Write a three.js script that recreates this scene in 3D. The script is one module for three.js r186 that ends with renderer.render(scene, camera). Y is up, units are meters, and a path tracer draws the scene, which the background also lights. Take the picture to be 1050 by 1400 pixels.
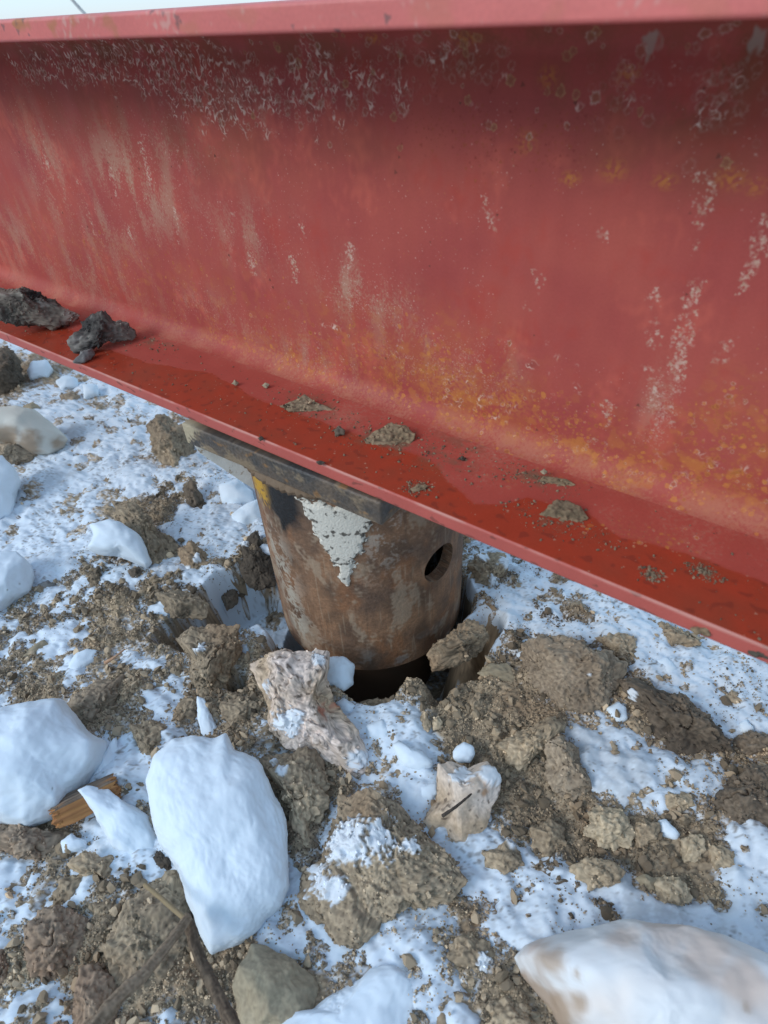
import * as THREE from 'three';
import { mergeVertices, mergeGeometries } from 'three/addons/utils/BufferGeometryUtils.js';
import { RoundedBoxGeometry } from 'three/addons/geometries/RoundedBoxGeometry.js';
import { Brush, Evaluator, SUBTRACTION } from 'three-bvh-csg';

// ---------------------------------------------------------------- camera, sky, sun, exposure
const scene = new THREE.Scene();
const camera = new THREE.PerspectiveCamera(79.077, 0.75, 0.01, 400);
camera.position.set(0.2218, 0.188, 0.2525);
camera.up.set(-0.34882, 0.76545, -0.54075);
camera.lookAt(-0.25996, -0.45337, -0.34462);
camera.focus = 0.40;
camera.userData.fStop = 13;
const renderer = new THREE.WebGLRenderer({ antialias: true });
renderer.setSize(768, 1024);
renderer.toneMapping = THREE.LinearToneMapping;
renderer.toneMappingExposure = 1.27;
renderer.shadowMap.enabled = true;

const SUN_DIR = new THREE.Vector3(-0.36, 0.52, 0.74).normalize();
{ // a bright, thinly veiled winter sky: white near the horizon, light blue higher up
  const W = 256, H = 128, d = new Float32Array(W * H * 4), v = new THREE.Vector3();
  for (let j = 0; j < H; j++) for (let i = 0; i < W; i++) {
    const el = ((j + 0.5) / H - 0.5) * Math.PI, az = ((i + 0.5) / W - 0.5) * 2 * Math.PI;
    v.set(Math.cos(el) * Math.cos(az), Math.sin(el), Math.cos(el) * Math.sin(az));
    const h = Math.max(0, Math.sin(el)), t = Math.pow(h, 0.55);
    const g = 0.26 * Math.pow(Math.max(0, v.dot(SUN_DIR)), 3);
    const k = (i + j * W) * 4;
    d[k] = 0.63 * (1 - t) + 0.36 * t + g * 0.8; d[k + 1] = 0.79 * (1 - t) + 0.58 * t + g * 0.88; d[k + 2] = 0.83 * (1 - t) + 0.86 * t + g * 0.9; d[k + 3] = 1;
    if (el < 0) { d[k] = 0.6; d[k + 1] = 0.62; d[k + 2] = 0.66; }
  }
  const sky = new THREE.DataTexture(d, W, H, THREE.RGBAFormat, THREE.FloatType);
  sky.mapping = THREE.EquirectangularReflectionMapping; sky.magFilter = THREE.LinearFilter; sky.needsUpdate = true;
  scene.background = sky; scene.environment = sky;
}
const sun = new THREE.DirectionalLight(new THREE.Color(1, 0.985, 0.96), 1.4);
sun.position.copy(SUN_DIR).multiplyScalar(3);
sun.castShadow = true; sun.shadow.radius = 46;
Object.assign(sun.shadow.camera, { left: -1.2, right: 1.2, top: 1.2, bottom: -1.2, near: 0.1, far: 8 });
sun.shadow.mapSize.set(2048, 2048); sun.shadow.bias = -0.0005;
scene.add(sun);

// ---------------------------------------------------------------- noise
let seed = 20240;
const rnd = () => { seed = (seed * 1664525 + 1013904223) >>> 0; return seed / 4294967296; };
const rr = (a, b) => a + (b - a) * rnd();
const PERM = new Uint8Array(512);
{ const p = [...Array(256).keys()]; for (let i = 255; i > 0; i--) { const j = Math.floor(rnd() * (i + 1)); [p[i], p[j]] = [p[j], p[i]]; } for (let i = 0; i < 512; i++) PERM[i] = p[i & 255]; }
const fade = (t) => t * t * t * (t * (t * 6 - 15) + 10);
function gr(h, x, y, z) { h &= 15; const u = h < 8 ? x : y, v = h < 4 ? y : h === 12 || h === 14 ? x : z; return ((h & 1) ? -u : u) + ((h & 2) ? -v : v); }
function noise(x, y, z = 0) {
  const X = Math.floor(x), Y = Math.floor(y), Z = Math.floor(z); x -= X; y -= Y; z -= Z;
  const u = fade(x), v = fade(y), w = fade(z), A = PERM[X & 255] + (Y & 255), B = PERM[(X + 1) & 255] + (Y & 255), c = Z & 255;
  const AA = PERM[A & 511] + c, AB = PERM[(A + 1) & 511] + c, BA = PERM[B & 511] + c, BB = PERM[(B + 1) & 511] + c;
  const l = (a, b, t) => a + (b - a) * t;
  return l(l(l(gr(PERM[AA], x, y, z), gr(PERM[BA], x - 1, y, z), u), l(gr(PERM[AB], x, y - 1, z), gr(PERM[BB], x - 1, y - 1, z), u), v),
    l(l(gr(PERM[AA + 1 & 511], x, y, z - 1), gr(PERM[BA + 1 & 511], x - 1, y, z - 1), u), l(gr(PERM[AB + 1 & 511], x, y - 1, z - 1), gr(PERM[BB + 1 & 511], x - 1, y - 1, z - 1), u), v), w);
}
function fbm(x, y, z, o) { let a = 0, s = 1; for (let i = 0; i < o; i++) { a += s * noise(x, y, z); x = x * 2.03 + 17.1; y = y * 2.03 + 5.7; z = z * 2.03 + 9.2; s *= 0.5; } return a; }
const hash = (i, j, k, s) => { let h = (i * 374761393 + j * 668265263 + k * 2147483647 + s * 974634543) | 0; h = Math.imul(h ^ (h >>> 13), 1274126177); return ((h ^ (h >>> 16)) >>> 0) / 4294967296; };
function cells2(x, y, s) {                                   // [nearest distance, second, id] of jittered cells in the plane
  const X = Math.floor(x), Y = Math.floor(y); let a = 9, b = 9, id = 0;
  for (let i = -1; i < 2; i++) for (let j = -1; j < 2; j++) {
    const dx = X + i + hash(X + i, Y + j, 0, s) - x, dy = Y + j + hash(X + i, Y + j, 1, s) - y, q = Math.sqrt(dx * dx + dy * dy);
    if (q < a) { b = a; a = q; id = hash(X + i, Y + j, 2, s); } else if (q < b) b = q;
  }
  return [a, b, id];
}
function cells3(x, y, z, s) {
  const X = Math.floor(x), Y = Math.floor(y), Z = Math.floor(z); let a = 9, b = 9, id = 0;
  for (let i = -1; i < 2; i++) for (let j = -1; j < 2; j++) for (let k = -1; k < 2; k++) {
    const p = X + i, q = Y + j, r = Z + k, dx = p + hash(p, q, r, s) - x, dy = q + hash(p, q, r, s + 7) - y, dz = r + hash(p, q, r, s + 13) - z, d = Math.sqrt(dx * dx + dy * dy + dz * dz);
    if (d < a) { b = a; a = d; id = hash(p, q, r, s + 21); } else if (d < b) b = d;
  }
  return [a, b, id];
}
const clamp = (x, a = 0, b = 1) => Math.min(b, Math.max(a, x));
const sstep = (a, b, x) => { x = clamp((x - a) / (b - a)); return x * x * (3 - 2 * x); };
const mix3 = (a, b, t) => [a[0] + (b[0] - a[0]) * t, a[1] + (b[1] - a[1]) * t, a[2] + (b[2] - a[2]) * t];

// ---------------------------------------------------------------- naming
const used = {};
function numbered(n) { const k = used[n] = (used[n] ?? -1) + 1; return k ? n + '_' + String(k).padStart(3, '0') : n; }
function tag(o, label, category, group, kind) { if (label) o.userData.label = label; if (category) o.userData.category = category; if (group) o.userData.group = group; if (kind) o.userData.kind = kind; return o; }
function put(name, geometry, material, parent = scene) {
  const m = new THREE.Mesh(geometry, material); m.name = parent === scene ? numbered(name) : name; m.castShadow = m.receiveShadow = true; parent.add(m); return m;
}
function thing(name, position = [0, 0, 0]) { const g = new THREE.Group(); g.name = numbered(name); g.position.set(...position); scene.add(g); return g; }
function tex(data, W, H, srgb) {
  const t = new THREE.DataTexture(data, W, H, THREE.RGBAFormat, THREE.UnsignedByteType);
  t.magFilter = THREE.LinearFilter; t.minFilter = THREE.LinearMipmapLinearFilter; t.generateMipmaps = true; t.wrapS = THREE.RepeatWrapping; t.wrapT = THREE.ClampToEdgeWrapping;
  if (srgb) t.colorSpace = THREE.SRGBColorSpace; t.needsUpdate = true; return t;
}
const toS = (x) => { x = clamp(x); return 255 * (x <= 0.0031308 ? 12.92 * x : 1.055 * Math.pow(x, 1 / 2.4) - 0.055); };
class Sheet {                                                // colour, gloss and relief of one painted surface, in metres
  constructor(W, H, x0, y0, w, h) { Object.assign(this, { W, H, x0, y0, w, h }); this.c = new Float32Array(W * H * 3); this.r = new Float32Array(W * H).fill(0.5); this.b = new Float32Array(W * H).fill(0.5); }
  each(f) { for (let j = 0; j < this.H; j++) for (let i = 0; i < this.W; i++) f(this.x0 + (i + 0.5) / this.W * this.w, this.y0 + (j + 0.5) / this.H * this.h, i + j * this.W); }
  set(k, c) { this.c[k * 3] = c[0]; this.c[k * 3 + 1] = c[1]; this.c[k * 3 + 2] = c[2]; }
  mix(k, c, t, r, b) { const a = k * 3; this.c[a] += (c[0] - this.c[a]) * t; this.c[a + 1] += (c[1] - this.c[a + 1]) * t; this.c[a + 2] += (c[2] - this.c[a + 2]) * t; if (r !== undefined) this.r[k] += (r - this.r[k]) * t; if (b) this.b[k] += b * t; }
  stamp(x, y, R, f) {                                        // f(distance / R, angle, index)
    const px = this.W / this.w, py = this.H / this.h, ci = (x - this.x0) * px, cj = (y - this.y0) * py, ri = R * px + 1, rj = R * py + 1;
    for (let j = Math.max(0, Math.floor(cj - rj)); j <= Math.min(this.H - 1, cj + rj); j++) for (let i = Math.max(0, Math.floor(ci - ri)); i <= Math.min(this.W - 1, ci + ri); i++) {
      const dx = (i + 0.5 - ci) / px / R, dy = (j + 0.5 - cj) / py / R, q = Math.sqrt(dx * dx + dy * dy); if (q <= 1.3) f(q, Math.atan2(dy, dx), i + j * this.W);
    }
  }
  material(opts, bump) {
    const n = this.W * this.H, a = new Uint8Array(n * 4), q = new Uint8Array(n * 4), b = new Uint8Array(n * 4);
    for (let k = 0; k < n; k++) {
      for (let m = 0; m < 3; m++) { a[k * 4 + m] = toS(this.c[k * 3 + m]); q[k * 4 + m] = 255 * clamp(this.r[k]); b[k * 4 + m] = 255 * clamp(this.b[k]); }
      a[k * 4 + 3] = q[k * 4 + 3] = b[k * 4 + 3] = 255;
    }
    return new THREE.MeshPhysicalMaterial({ map: tex(a, this.W, this.H, true), roughnessMap: tex(q, this.W, this.H), bumpMap: tex(b, this.W, this.H), bumpScale: bump, roughness: 1, metalness: 0, ...opts });
  }
}
const inEll = (L, x, y) => { let s = 0; for (const e of L) { const dx = (x - e[0]) / e[2], dy = (y - e[1]) / e[3], q = dx * dx + dy * dy; if (q < 4) s = Math.max(s, e[4] * Math.exp(-q * 1.1)); } return s; };

// places measured on the beam and on the ground, in metres
const WEB_DUST = [[-0.1623,0.1053,0.051,0.0324,0.6],[-0.2616,0.1016,0.0291,0.0373,0.6],[-0.2121,0.0736,0.0522,0.0273,0.4],[-0.0628,0.0876,0.04,0.0191,0.35],[0.0142,0.0682,0.0283,0.0163,0.6],[0.0461,0.047,0.0265,0.0169,0.4],[-0.1303,0.1271,0.0512,0.0157,0.35],[0.0895,0.0456,0.0228,0.0158,0.3],[0.1736,0.047,0.007,0.0207,0.3],[-0.0397,0.1536,0.0285,0.0121,0.2],[-0.1197,0.0888,0.0406,0.0181,0.2],[-0.3409,0.0468,0.0713,0.0421,0.35],[-0.2635,0.0354,0.0801,0.0262,0.4],[-0.1055,0.0322,0.0619,0.0164,0.3],[-0.0243,0.0213,0.0346,0.0207,0.4]];
const WEB_RUST = [[0.0642,0.0391,0.0445,0.0259,0.75],[0.107,0.0264,0.0326,0.021,0.8],[0.0063,0.0421,0.0445,0.0207,0.5],[0.1646,0.013,0.035,0.0181,1],[0.1969,0.0256,0.0251,0.0257,0.95],[0.2001,0.0552,0.0142,0.0157,0.6],[0.1385,0.0201,0.0263,0.0205,1],[0.0822,0.0231,0.0321,0.0222,0.9],[0.0454,0.0257,0.032,0.0185,0.8],[0.2148,0.0325,0.0163,0.0313,0.9],[-0.1004,0.0476,0.0773,0.0262,0.25],[-0.0314,0.0146,0.0467,0.0214,0.6],[-0.1771,0.0441,0.0727,0.0292,0.25],[-0.0822,0.0172,0.0535,0.0168,0.4],[-0.2627,0.0518,0.1123,0.0312,0.2]];
const WEB_CURL = [[-0.1007,0.1649,0.0735,0.0143,1],[-0.0657,0.153,0.059,0.0159,0.95],[-0.1636,0.1681,0.0757,0.0137,0.9],[-0.0014,0.1598,0.0287,0.0167,0.9],[-0.2192,0.1647,0.0536,0.0112,0.8],[0.035,0.1602,0.0285,0.0142,0.6],[0.0668,0.1675,0.0335,0.0117,0.55],[0.1686,0.1579,0.0143,0.0157,0.45],[0.1381,0.1614,0.0141,0.0124,0.4],[0.0469,0.0741,0.0252,0.0113,0.2],[0.082,0.0273,0.0498,0.0218,0.4],[0.1264,0.0551,0.0195,0.0143,0.35],[0.1951,0.0324,0.0272,0.0212,0.35],[0.0015,0.0453,0.0448,0.0182,0.3],[-0.1102,0.1282,0.0595,0.0232,0.2]];
const WEB_BROWN_SHADE = [[0.0938,0.1757,0.0639,0.0041,0.7],[0.1621,0.1578,0.0227,0.0161,0.75],[-0.0034,0.1727,0.0464,0.0066,0.7],[-0.1465,0.1738,0.1256,0.007,0.95],[0.1425,0.1634,0.0245,0.0121,0.9],[0.1644,0.1654,0.02,0.0153,1],[0.0763,0.1696,0.018,0.0089,0.5],[-0.0599,0.1706,0.056,0.0057,0.5],[0.05,0.1721,0.0199,0.0069,0.35],[0.1176,0.1611,0.0155,0.0108,0.5],[0.0251,0.1359,0.0349,0.0118,0.25],[-0.0899,0.1328,0.0657,0.0221,0.45],[-0.1863,0.1432,0.0956,0.02,0.35],[0.1393,0.1423,0.0196,0.0114,0.4],[0.1714,0.1399,0.0189,0.0129,0.4]];
const WEB_SPLAT = [[0.1434,0.1729,0.0036,0.0045,1],[0.1426,0.1682,0.0023,0.0027,0.7],[0.174,0.1727,0.0031,0.0045,1],[0.1719,0.1681,0.002,0.0018,0.7],[-0.0959,0.1694,0.0091,0.0018,0.5],[-0.1413,0.1712,0.0052,0.0025,0.5]];
const WEB_SPOTS = [[0.0969,0.1412,0.029,0.0113,1],[0.0705,0.1461,0.0289,0.0129,0.8],[0.1199,0.1459,0.0211,0.0117,0.6],[0.0495,0.1555,0.0273,0.0129,0.4]];
const WEB_ORANGE = [[0.122,0.1318,0.0034,0.0022,1],[0.1564,0.1338,0.0038,0.0023,0.9],[0.1769,0.1361,0.0048,0.003,0.8],[0.1379,0.1358,0.0042,0.0032,0.8],[0.1029,0.1427,0.0041,0.0039,0.6],[0.1851,0.1346,0.0025,0.0029,0.7],[0.1375,0.1643,0.0038,0.0027,0.7],[0.1092,0.1632,0.0033,0.0034,0.7],[0.0342,0.1758,0.0036,0.0019,0.8],[0.0761,0.175,0.0061,0.0021,0.7],[0.1662,0.0051,0.0095,0.0056,0.5],[0.1065,0.0324,0.0083,0.008,0.7],[0.0687,0.032,0.0212,0.0129,0.5],[0.0264,0.0382,0.0196,0.0112,0.3]];
const WEB_DRIPS = [[[0.169,0.1387],[0.1732,0.1174],[0.1742,0.0969],[0.1765,0.0742],[0.1794,0.0417]],[[0.19,0.1263],[0.1928,0.1054],[0.1911,0.0892],[0.1918,0.0704]],[[0.112,0.0966],[0.1114,0.0775]],[[0.0938,0.1321],[0.0912,0.1129],[0.0967,0.1048]],[[-0.0207,0.1036],[-0.0197,0.0894]],[[-0.0312,0.0821],[-0.0299,0.0664]],[[-0.2511,0.1245],[-0.2639,0.092],[-0.2718,0.0559]],[[-0.1804,0.1142],[-0.1816,0.0863],[-0.1829,0.0653]],[[0.1754,0.1025],[0.1774,0.0682],[0.1782,0.0339]],[[-0.2232,0.1046],[-0.2248,0.0671]],[[-0.1216,0.1009],[-0.1288,0.0749]],[[-0.0724,0.1074],[-0.0729,0.0942]],[[0.1376,0.1155],[0.1351,0.1044]],[[0.012,0.0936],[0.009,0.0749]],[[0.0885,0.1237],[0.0899,0.1127]],[[0.1621,0.0976],[0.1645,0.0745],[0.1736,0.047]],[[0.1521,0.0248],[0.153,0.048]],[[-0.1407,0.1339],[-0.1432,0.1069]],[[-0.0651,0.0793],[-0.0629,0.0651]]];
const WET_EDGE = [[-0.3928,0.0526],[-0.2795,0.0374],[-0.1782,0.0472],[-0.1379,0.0466],[-0.0868,0.0342],[-0.0462,0.0412],[-0.0153,0.0422],[0.0283,0.0424],[0.0694,0.0395],[0.0881,0.0427],[0.0992,0.051],[0.118,0.0573],[0.1295,0.0511],[0.1354,0.0411],[0.1614,0.0367],[0.1804,0.0442],[0.1943,0.0405],[0.2112,0.0396],[0.2401,0.0399]];
const FL_MUD = [[0.1335,0.0259,0.0114,0.0051,0.8],[0.1973,0.0586,0.0028,0.0023,0.9],[0.2137,0.0468,0.0042,0.0028,0.9],[0.0895,0.0626,0.004,0.0037,0.7],[0.0527,0.0356,0.0195,0.0099,0.9],[-0.0053,0.0313,0.0182,0.0085,0.8],[0.0883,0.0135,0.0191,0.0126,0.5],[-0.1634,0.0211,0.0189,0.0077,0.6],[0.0844,0.0354,0.0215,0.0084,0.5],[0.1538,0.0504,0.0156,0.0052,0.4]];
const FL_RUST = [[0.1829,0.0426,0.0149,0.0106,1],[0.1985,0.0351,0.0122,0.0086,0.8],[0.122,0.0297,0.0116,0.0077,0.3],[0.2031,0.0098,0.0204,0.0144,0.5],[0.1423,0.0169,0.0114,0.0079,0.4]];
const SNOW_AREAS = [[-0.221,-0.072,0.068,0.082,1],[-0.443,-0.038,0.097,0.092,1],[-0.443,-0.12,0.085,0.082,1],[-0.258,0.126,0.059,0.051,1.1],[-0.347,0.007,0.087,0.088,1],[-0.373,-0.12,0.072,0.074,0.8],[-0.211,0.085,0.033,0.025,0.7],[-0.154,0.019,0.039,0.061,1],[-0.095,0.064,0.029,0.049,1.5],[-0.045,0.084,0.022,0.038,1.5],[-0.163,0.001,0.034,0.064,1],[-0.326,0.039,0.068,0.054,1],[-0.32,0.09,0.05,0.049,0.9],[-0.133,0.126,0.034,0.012,0.6],[-0.167,0.17,0.034,0.012,0.9],[-0.133,0.183,0.029,0.017,1.08],[-0.065,0.161,0.033,0.023,1.49],[-0.106,0.133,0.017,0.01,0.5],[-0.027,0.201,0.023,0.029,1.49],[-0.021,0.274,0.028,0.02,1.22],[0.012,0.255,0.012,0.011,0.81],[0.026,0.242,0.016,0.015,1.35],[0.0,0.297,0.009,0.017,0.94],[0.031,0.31,0.014,0.007,0.68],[0.085,0.267,0.02,0.007,0.81],[0.067,0.249,0.009,0.008,1.08],[0.104,-0.059,0.049,0.045,1.2],[0.183,-0.054,0.054,0.046,1.2],[0.246,-0.048,0.04,0.029,1.62],[0.241,-0.086,0.029,0.026,1],[0.087,-0.056,0.028,0.046,0.9],[0.092,0.008,0.02,0.026,0.9],[0.081,0.088,0.019,0.023,1.22],[0.112,0.12,0.021,0.026,1.49],[0.077,0.106,0.018,0.017,1.08],[0.131,0.122,0.02,0.016,1.22],[0.102,0.152,0.024,0.014,0.81],[0.109,0.179,0.019,0.014,0.68],[0.162,0.111,0.02,0.016,0.81],[0.168,0.129,0.019,0.011,0.68],[0.192,0.032,0.026,0.019,0.74],[0.228,0.024,0.025,0.016,1.22],[0.227,0.045,0.016,0.013,0.81],[0.192,0.092,0.012,0.008,0.81],[0.253,0.011,0.012,0.014,0.94],[0.189,0.137,0.04,0.012,1.35],[0.226,0.107,0.04,0.014,1.49],[0.251,0.095,0.025,0.01,1.22],[0.137,0.195,0.032,0.014,1.35],[0.167,0.17,0.028,0.018,1.35],[0.153,0.169,0.022,0.01,1.08],[0.154,0.194,0.021,0.012,1.22],[0.109,0.208,0.018,0.009,0.94],[0.193,0.193,0.016,0.015,0.81],[0.278,0.038,0.019,0.024,1.49],[0.291,0.063,0.018,0.021,1.22],[0.269,0.086,0.021,0.013,0.81],[0.278,0.004,0.016,0.014,0.94],[0.144,0.088,0.013,0.027,0.68],[0.081,0.126,0.013,0.018,0.68],[0.105,0.218,0.018,0.009,0.68],[-0.287,-0.055,0.04,0.066,-1.3],[-0.34,-0.073,0.025,0.041,-0.8],[-0.377,0.056,0.031,0.011,-0.7],[-0.328,0.107,0.043,0.012,-0.9],[-0.266,0.055,0.042,0.014,-0.8],[-0.459,-0.058,0.037,0.019,-0.6],[-0.42,-0.052,0.027,0.014,-0.8],[-0.351,-0.023,0.033,0.012,-0.5],[-0.427,-0.098,0.028,0.019,-0.5],[-0.526,-0.071,0.029,0.021,-0.5],[-0.194,0.09,0.025,0.013,-0.7],[-0.29,0.07,0.071,0.017,-0.7],[-0.22,0.044,0.034,0.028,-1],[-0.288,0.108,0.034,0.009,-0.4],[-0.171,0.058,0.022,0.035,-0.8],[-0.217,-0.003,0.019,0.028,-0.6],[-0.099,0.152,0.058,0.017,-0.65],[-0.079,0.115,0.038,0.042,-1.2],[-0.158,0.129,0.053,0.013,-0.45],[-0.14,0.172,0.071,0.009,-0.5],[-0.129,0.212,0.036,0.019,-0.8],[-0.08,0.182,0.03,0.024,-1.1],[-0.034,0.258,0.029,0.013,-1],[0.039,0.265,0.044,0.023,-1.1],[0.046,0.286,0.035,0.021,-1],[0.116,0.048,0.042,0.032,-1.5],[0.091,0.045,0.029,0.023,-1],[0.145,0.053,0.036,0.03,-1.3],[0.165,0.083,0.037,0.021,-1],[0.202,0.087,0.035,0.023,-1],[0.244,0.071,0.03,0.023,-1.1],[0.257,0.079,0.025,0.014,-0.8],[0.163,-0.026,0.039,0.037,-1],[0.23,-0.012,0.039,0.026,-1],[0.078,0.155,0.025,0.034,-1],[0.139,0.149,0.035,0.022,-1],[0.129,0.186,0.033,0.01,-0.6],[0.208,0.172,0.026,0.016,-1],[0.184,0.165,0.017,0.012,-0.8],[0.109,0.233,0.035,0.017,-0.9],[0.097,0.245,0.021,0.017,-0.8],[-0.451,-0.073,0.055,0.035,-0.8],[-0.422,0.03,0.05,0.022,-0.3],[-0.193,0.105,0.056,0.018,-0.4],[0.185,-0.063,0.015,0.02,-0.6],[0.269,-0.021,0.025,0.015,-0.9],[0.267,0.022,0.02,0.022,-1],[0.263,0.062,0.015,0.019,-0.8],[0.049,0.143,0.027,0.028,-0.8],[-0.015,0.124,0.025,0.035,-1],[-0.594,-0.031,0.04,0.113,-1.2],[-0.115,0.038,0.019,0.045,-0.7],[0.055,-0.054,0.017,0.032,-0.6],[0.028,0.257,0.023,0.01,0.7],[0.037,0.299,0.014,0.009,0.8],[0.182,0.061,0.013,0.013,0.8],[0.206,0.044,0.017,0.013,0.7],[0.043,0.123,0.014,0.015,0.6],[0.226,0.075,0.011,0.008,0.6],[0.189,0.114,0.015,0.006,0.7],[-0.099,0.152,0.016,0.007,0.7],[-0.075,0.147,0.01,0.005,0.6],[0.099,0.09,0.013,0.01,1]];
const HOLES = [[0.01,0.022,0.086,0.084,0.11],[-0.075,0.074,0.034,0.062,0.06]];
const TWIG_THICK = [[0.0763,-0.134,0.2353],[0.0797,-0.129,0.2466],[0.0822,-0.124,0.2586],[0.0828,-0.119,0.2718],[0.0855,-0.113,0.2863]];
const TWIG_PALE = [[0.0461,-0.137,0.2393],[0.0615,-0.135,0.2384],[0.0767,-0.132,0.2376]];
const TWIG_DARK = [[0.0735,-0.137,0.2358],[0.0845,-0.14,0.2412],[0.0955,-0.141,0.2449],[0.1095,-0.139,0.2483],[0.1281,-0.134,0.2524]];
const STICK = [[0.1445,-0.147,0.1256],[0.1482,-0.145,0.1185],[0.1515,-0.146,0.1065]];
const SPLINTER = [[-0.1016,-0.155,0.168],[-0.0976,-0.152,0.1614],[-0.0975,-0.152,0.1531]];
const CHIP = [[-0.0319,-0.152,0.2467],[-0.022,-0.157,0.2156]];
const STALK = [[-1.674,0.28,-0.9],[-1.564,0.192,-0.9],[-1.117,-0.17,-0.9]];

// ---------------------------------------------------------------- soil and snow
const YG = -0.165;
function hollow(x, z) {
  let d = 0; const w = 1 + 0.35 * noise(x * 28, z * 28, 3.3);
  for (const h of HOLES) { const dx = (x - h[0]) / h[2], dz = (z - h[1]) / h[3], q = Math.sqrt(dx * dx + dz * dz) * w; d = Math.max(d, h[4] * (1 - sstep(0.74, 1.04, q))); }
  return d;
}
const baseHeight = (x, z) => YG + 0.006 * noise(x * 6, z * 6, 1.7) + 0.004 * noise(x * 15, z * 15, 8.1) - hollow(x, z);
function rough(x, z, base) {
  const wx = x + 0.006 * noise(x * 60, z * 60, 4), wz = z + 0.006 * noise(x * 60, z * 60, 14);
  const a = cells2(wx * 38, wz * 38, 3), b = cells2(wx * 95 + 7, wz * 95, 5), c = cells2(wx * 230, wz * 230 + 3, 9);
  const act = 0.55 + 0.6 * noise(x * 11, z * 11, 22.2);
  return base + 0.014 * (0.55 - a[0]) * (0.25 + a[2]) * Math.max(0.15, act) + 0.0052 * (0.5 - b[0]) * (0.3 + b[2]) + 0.0034 * (0.5 - c[0]) * c[2] + 0.0014 * noise(x * 420, z * 420, 2) + 0.0008 * noise(x * 900, z * 900, 6);
}
function snowDepth(x, z) {
  let s = 0;
  for (const e of SNOW_AREAS) { const dx = (x - e[0]) / e[2], dz = (z - e[1]) / e[3], q = dx * dx + dz * dz; if (q < 5) s += e[4] * Math.exp(-q * 0.9); }
  const far = sstep(0.45, 0.9, Math.hypot(x - 0.05, z - 0.1)); s += 0.4 * far;
  const n = noise(x * 26, z * 26, 31) * 0.55 + noise(x * 70, z * 70, 37) * 0.45 + noise(x * 180, z * 180, 41) * 0.25;
  return clamp(s, -1.6, 0.72) * 0.0042 + n * 0.0064 - 0.0012;
}
function axis(lo, hi, step, gLo, midLo, gHi, midHi, end) {
  const a = []; for (let x = lo; x <= hi; x += step) a.push(x);
  let s = step, x = a[a.length - 1]; while (x < end) { s *= x < midHi ? gHi : 1.22; x += s; a.push(x); }
  s = step; x = lo; const b = []; while (x > -end) { s *= x > midLo ? gLo : 1.22; x -= s; b.push(x); }
  return [...b.reverse(), ...a];
}
const XS = axis(-0.24, 0.345, 0.00115, 1.009, -0.75, 1.1, 0.4, 90), ZS = axis(-0.10, 0.335, 0.00115, 1.03, -0.3, 1.1, 0.36, 90);
const TAN = [0.43, 0.325, 0.215], DARK = [0.11, 0.08, 0.054], GREYT = [0.345, 0.275, 0.195], RUSTY = [0.28, 0.175, 0.10];
function soilColour(x, y, z) {
  const n = 0.5 + 0.7 * fbm(x * 14, y * 14, z * 14, 3), m = 0.5 + 0.8 * noise(x * 40 + 3, y * 40, z * 40);
  let c = mix3(DARK, TAN, clamp(n * 0.85 + m * 0.45 - 0.1)); c = mix3(c, GREYT, clamp(0.5 * noise(x * 9, y * 9, z * 9 + 40) + 0.2));
  c = mix3(c, RUSTY, 0.5 * sstep(0.25, 0.55, noise(x * 19, y * 19 + 11, z * 19)));
  const f = 1 + 0.6 * noise(x * 480, y * 480, z * 480) + 0.5 * noise(x * 1000, y * 1000, z * 1000);
  return [c[0] * f, c[1] * f, c[2] * f];
}
const soilMat = new THREE.MeshStandardMaterial({ vertexColors: true, roughness: 0.95 });
const snowMat = new THREE.MeshStandardMaterial({ vertexColors: true, roughness: 0.75 });
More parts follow.
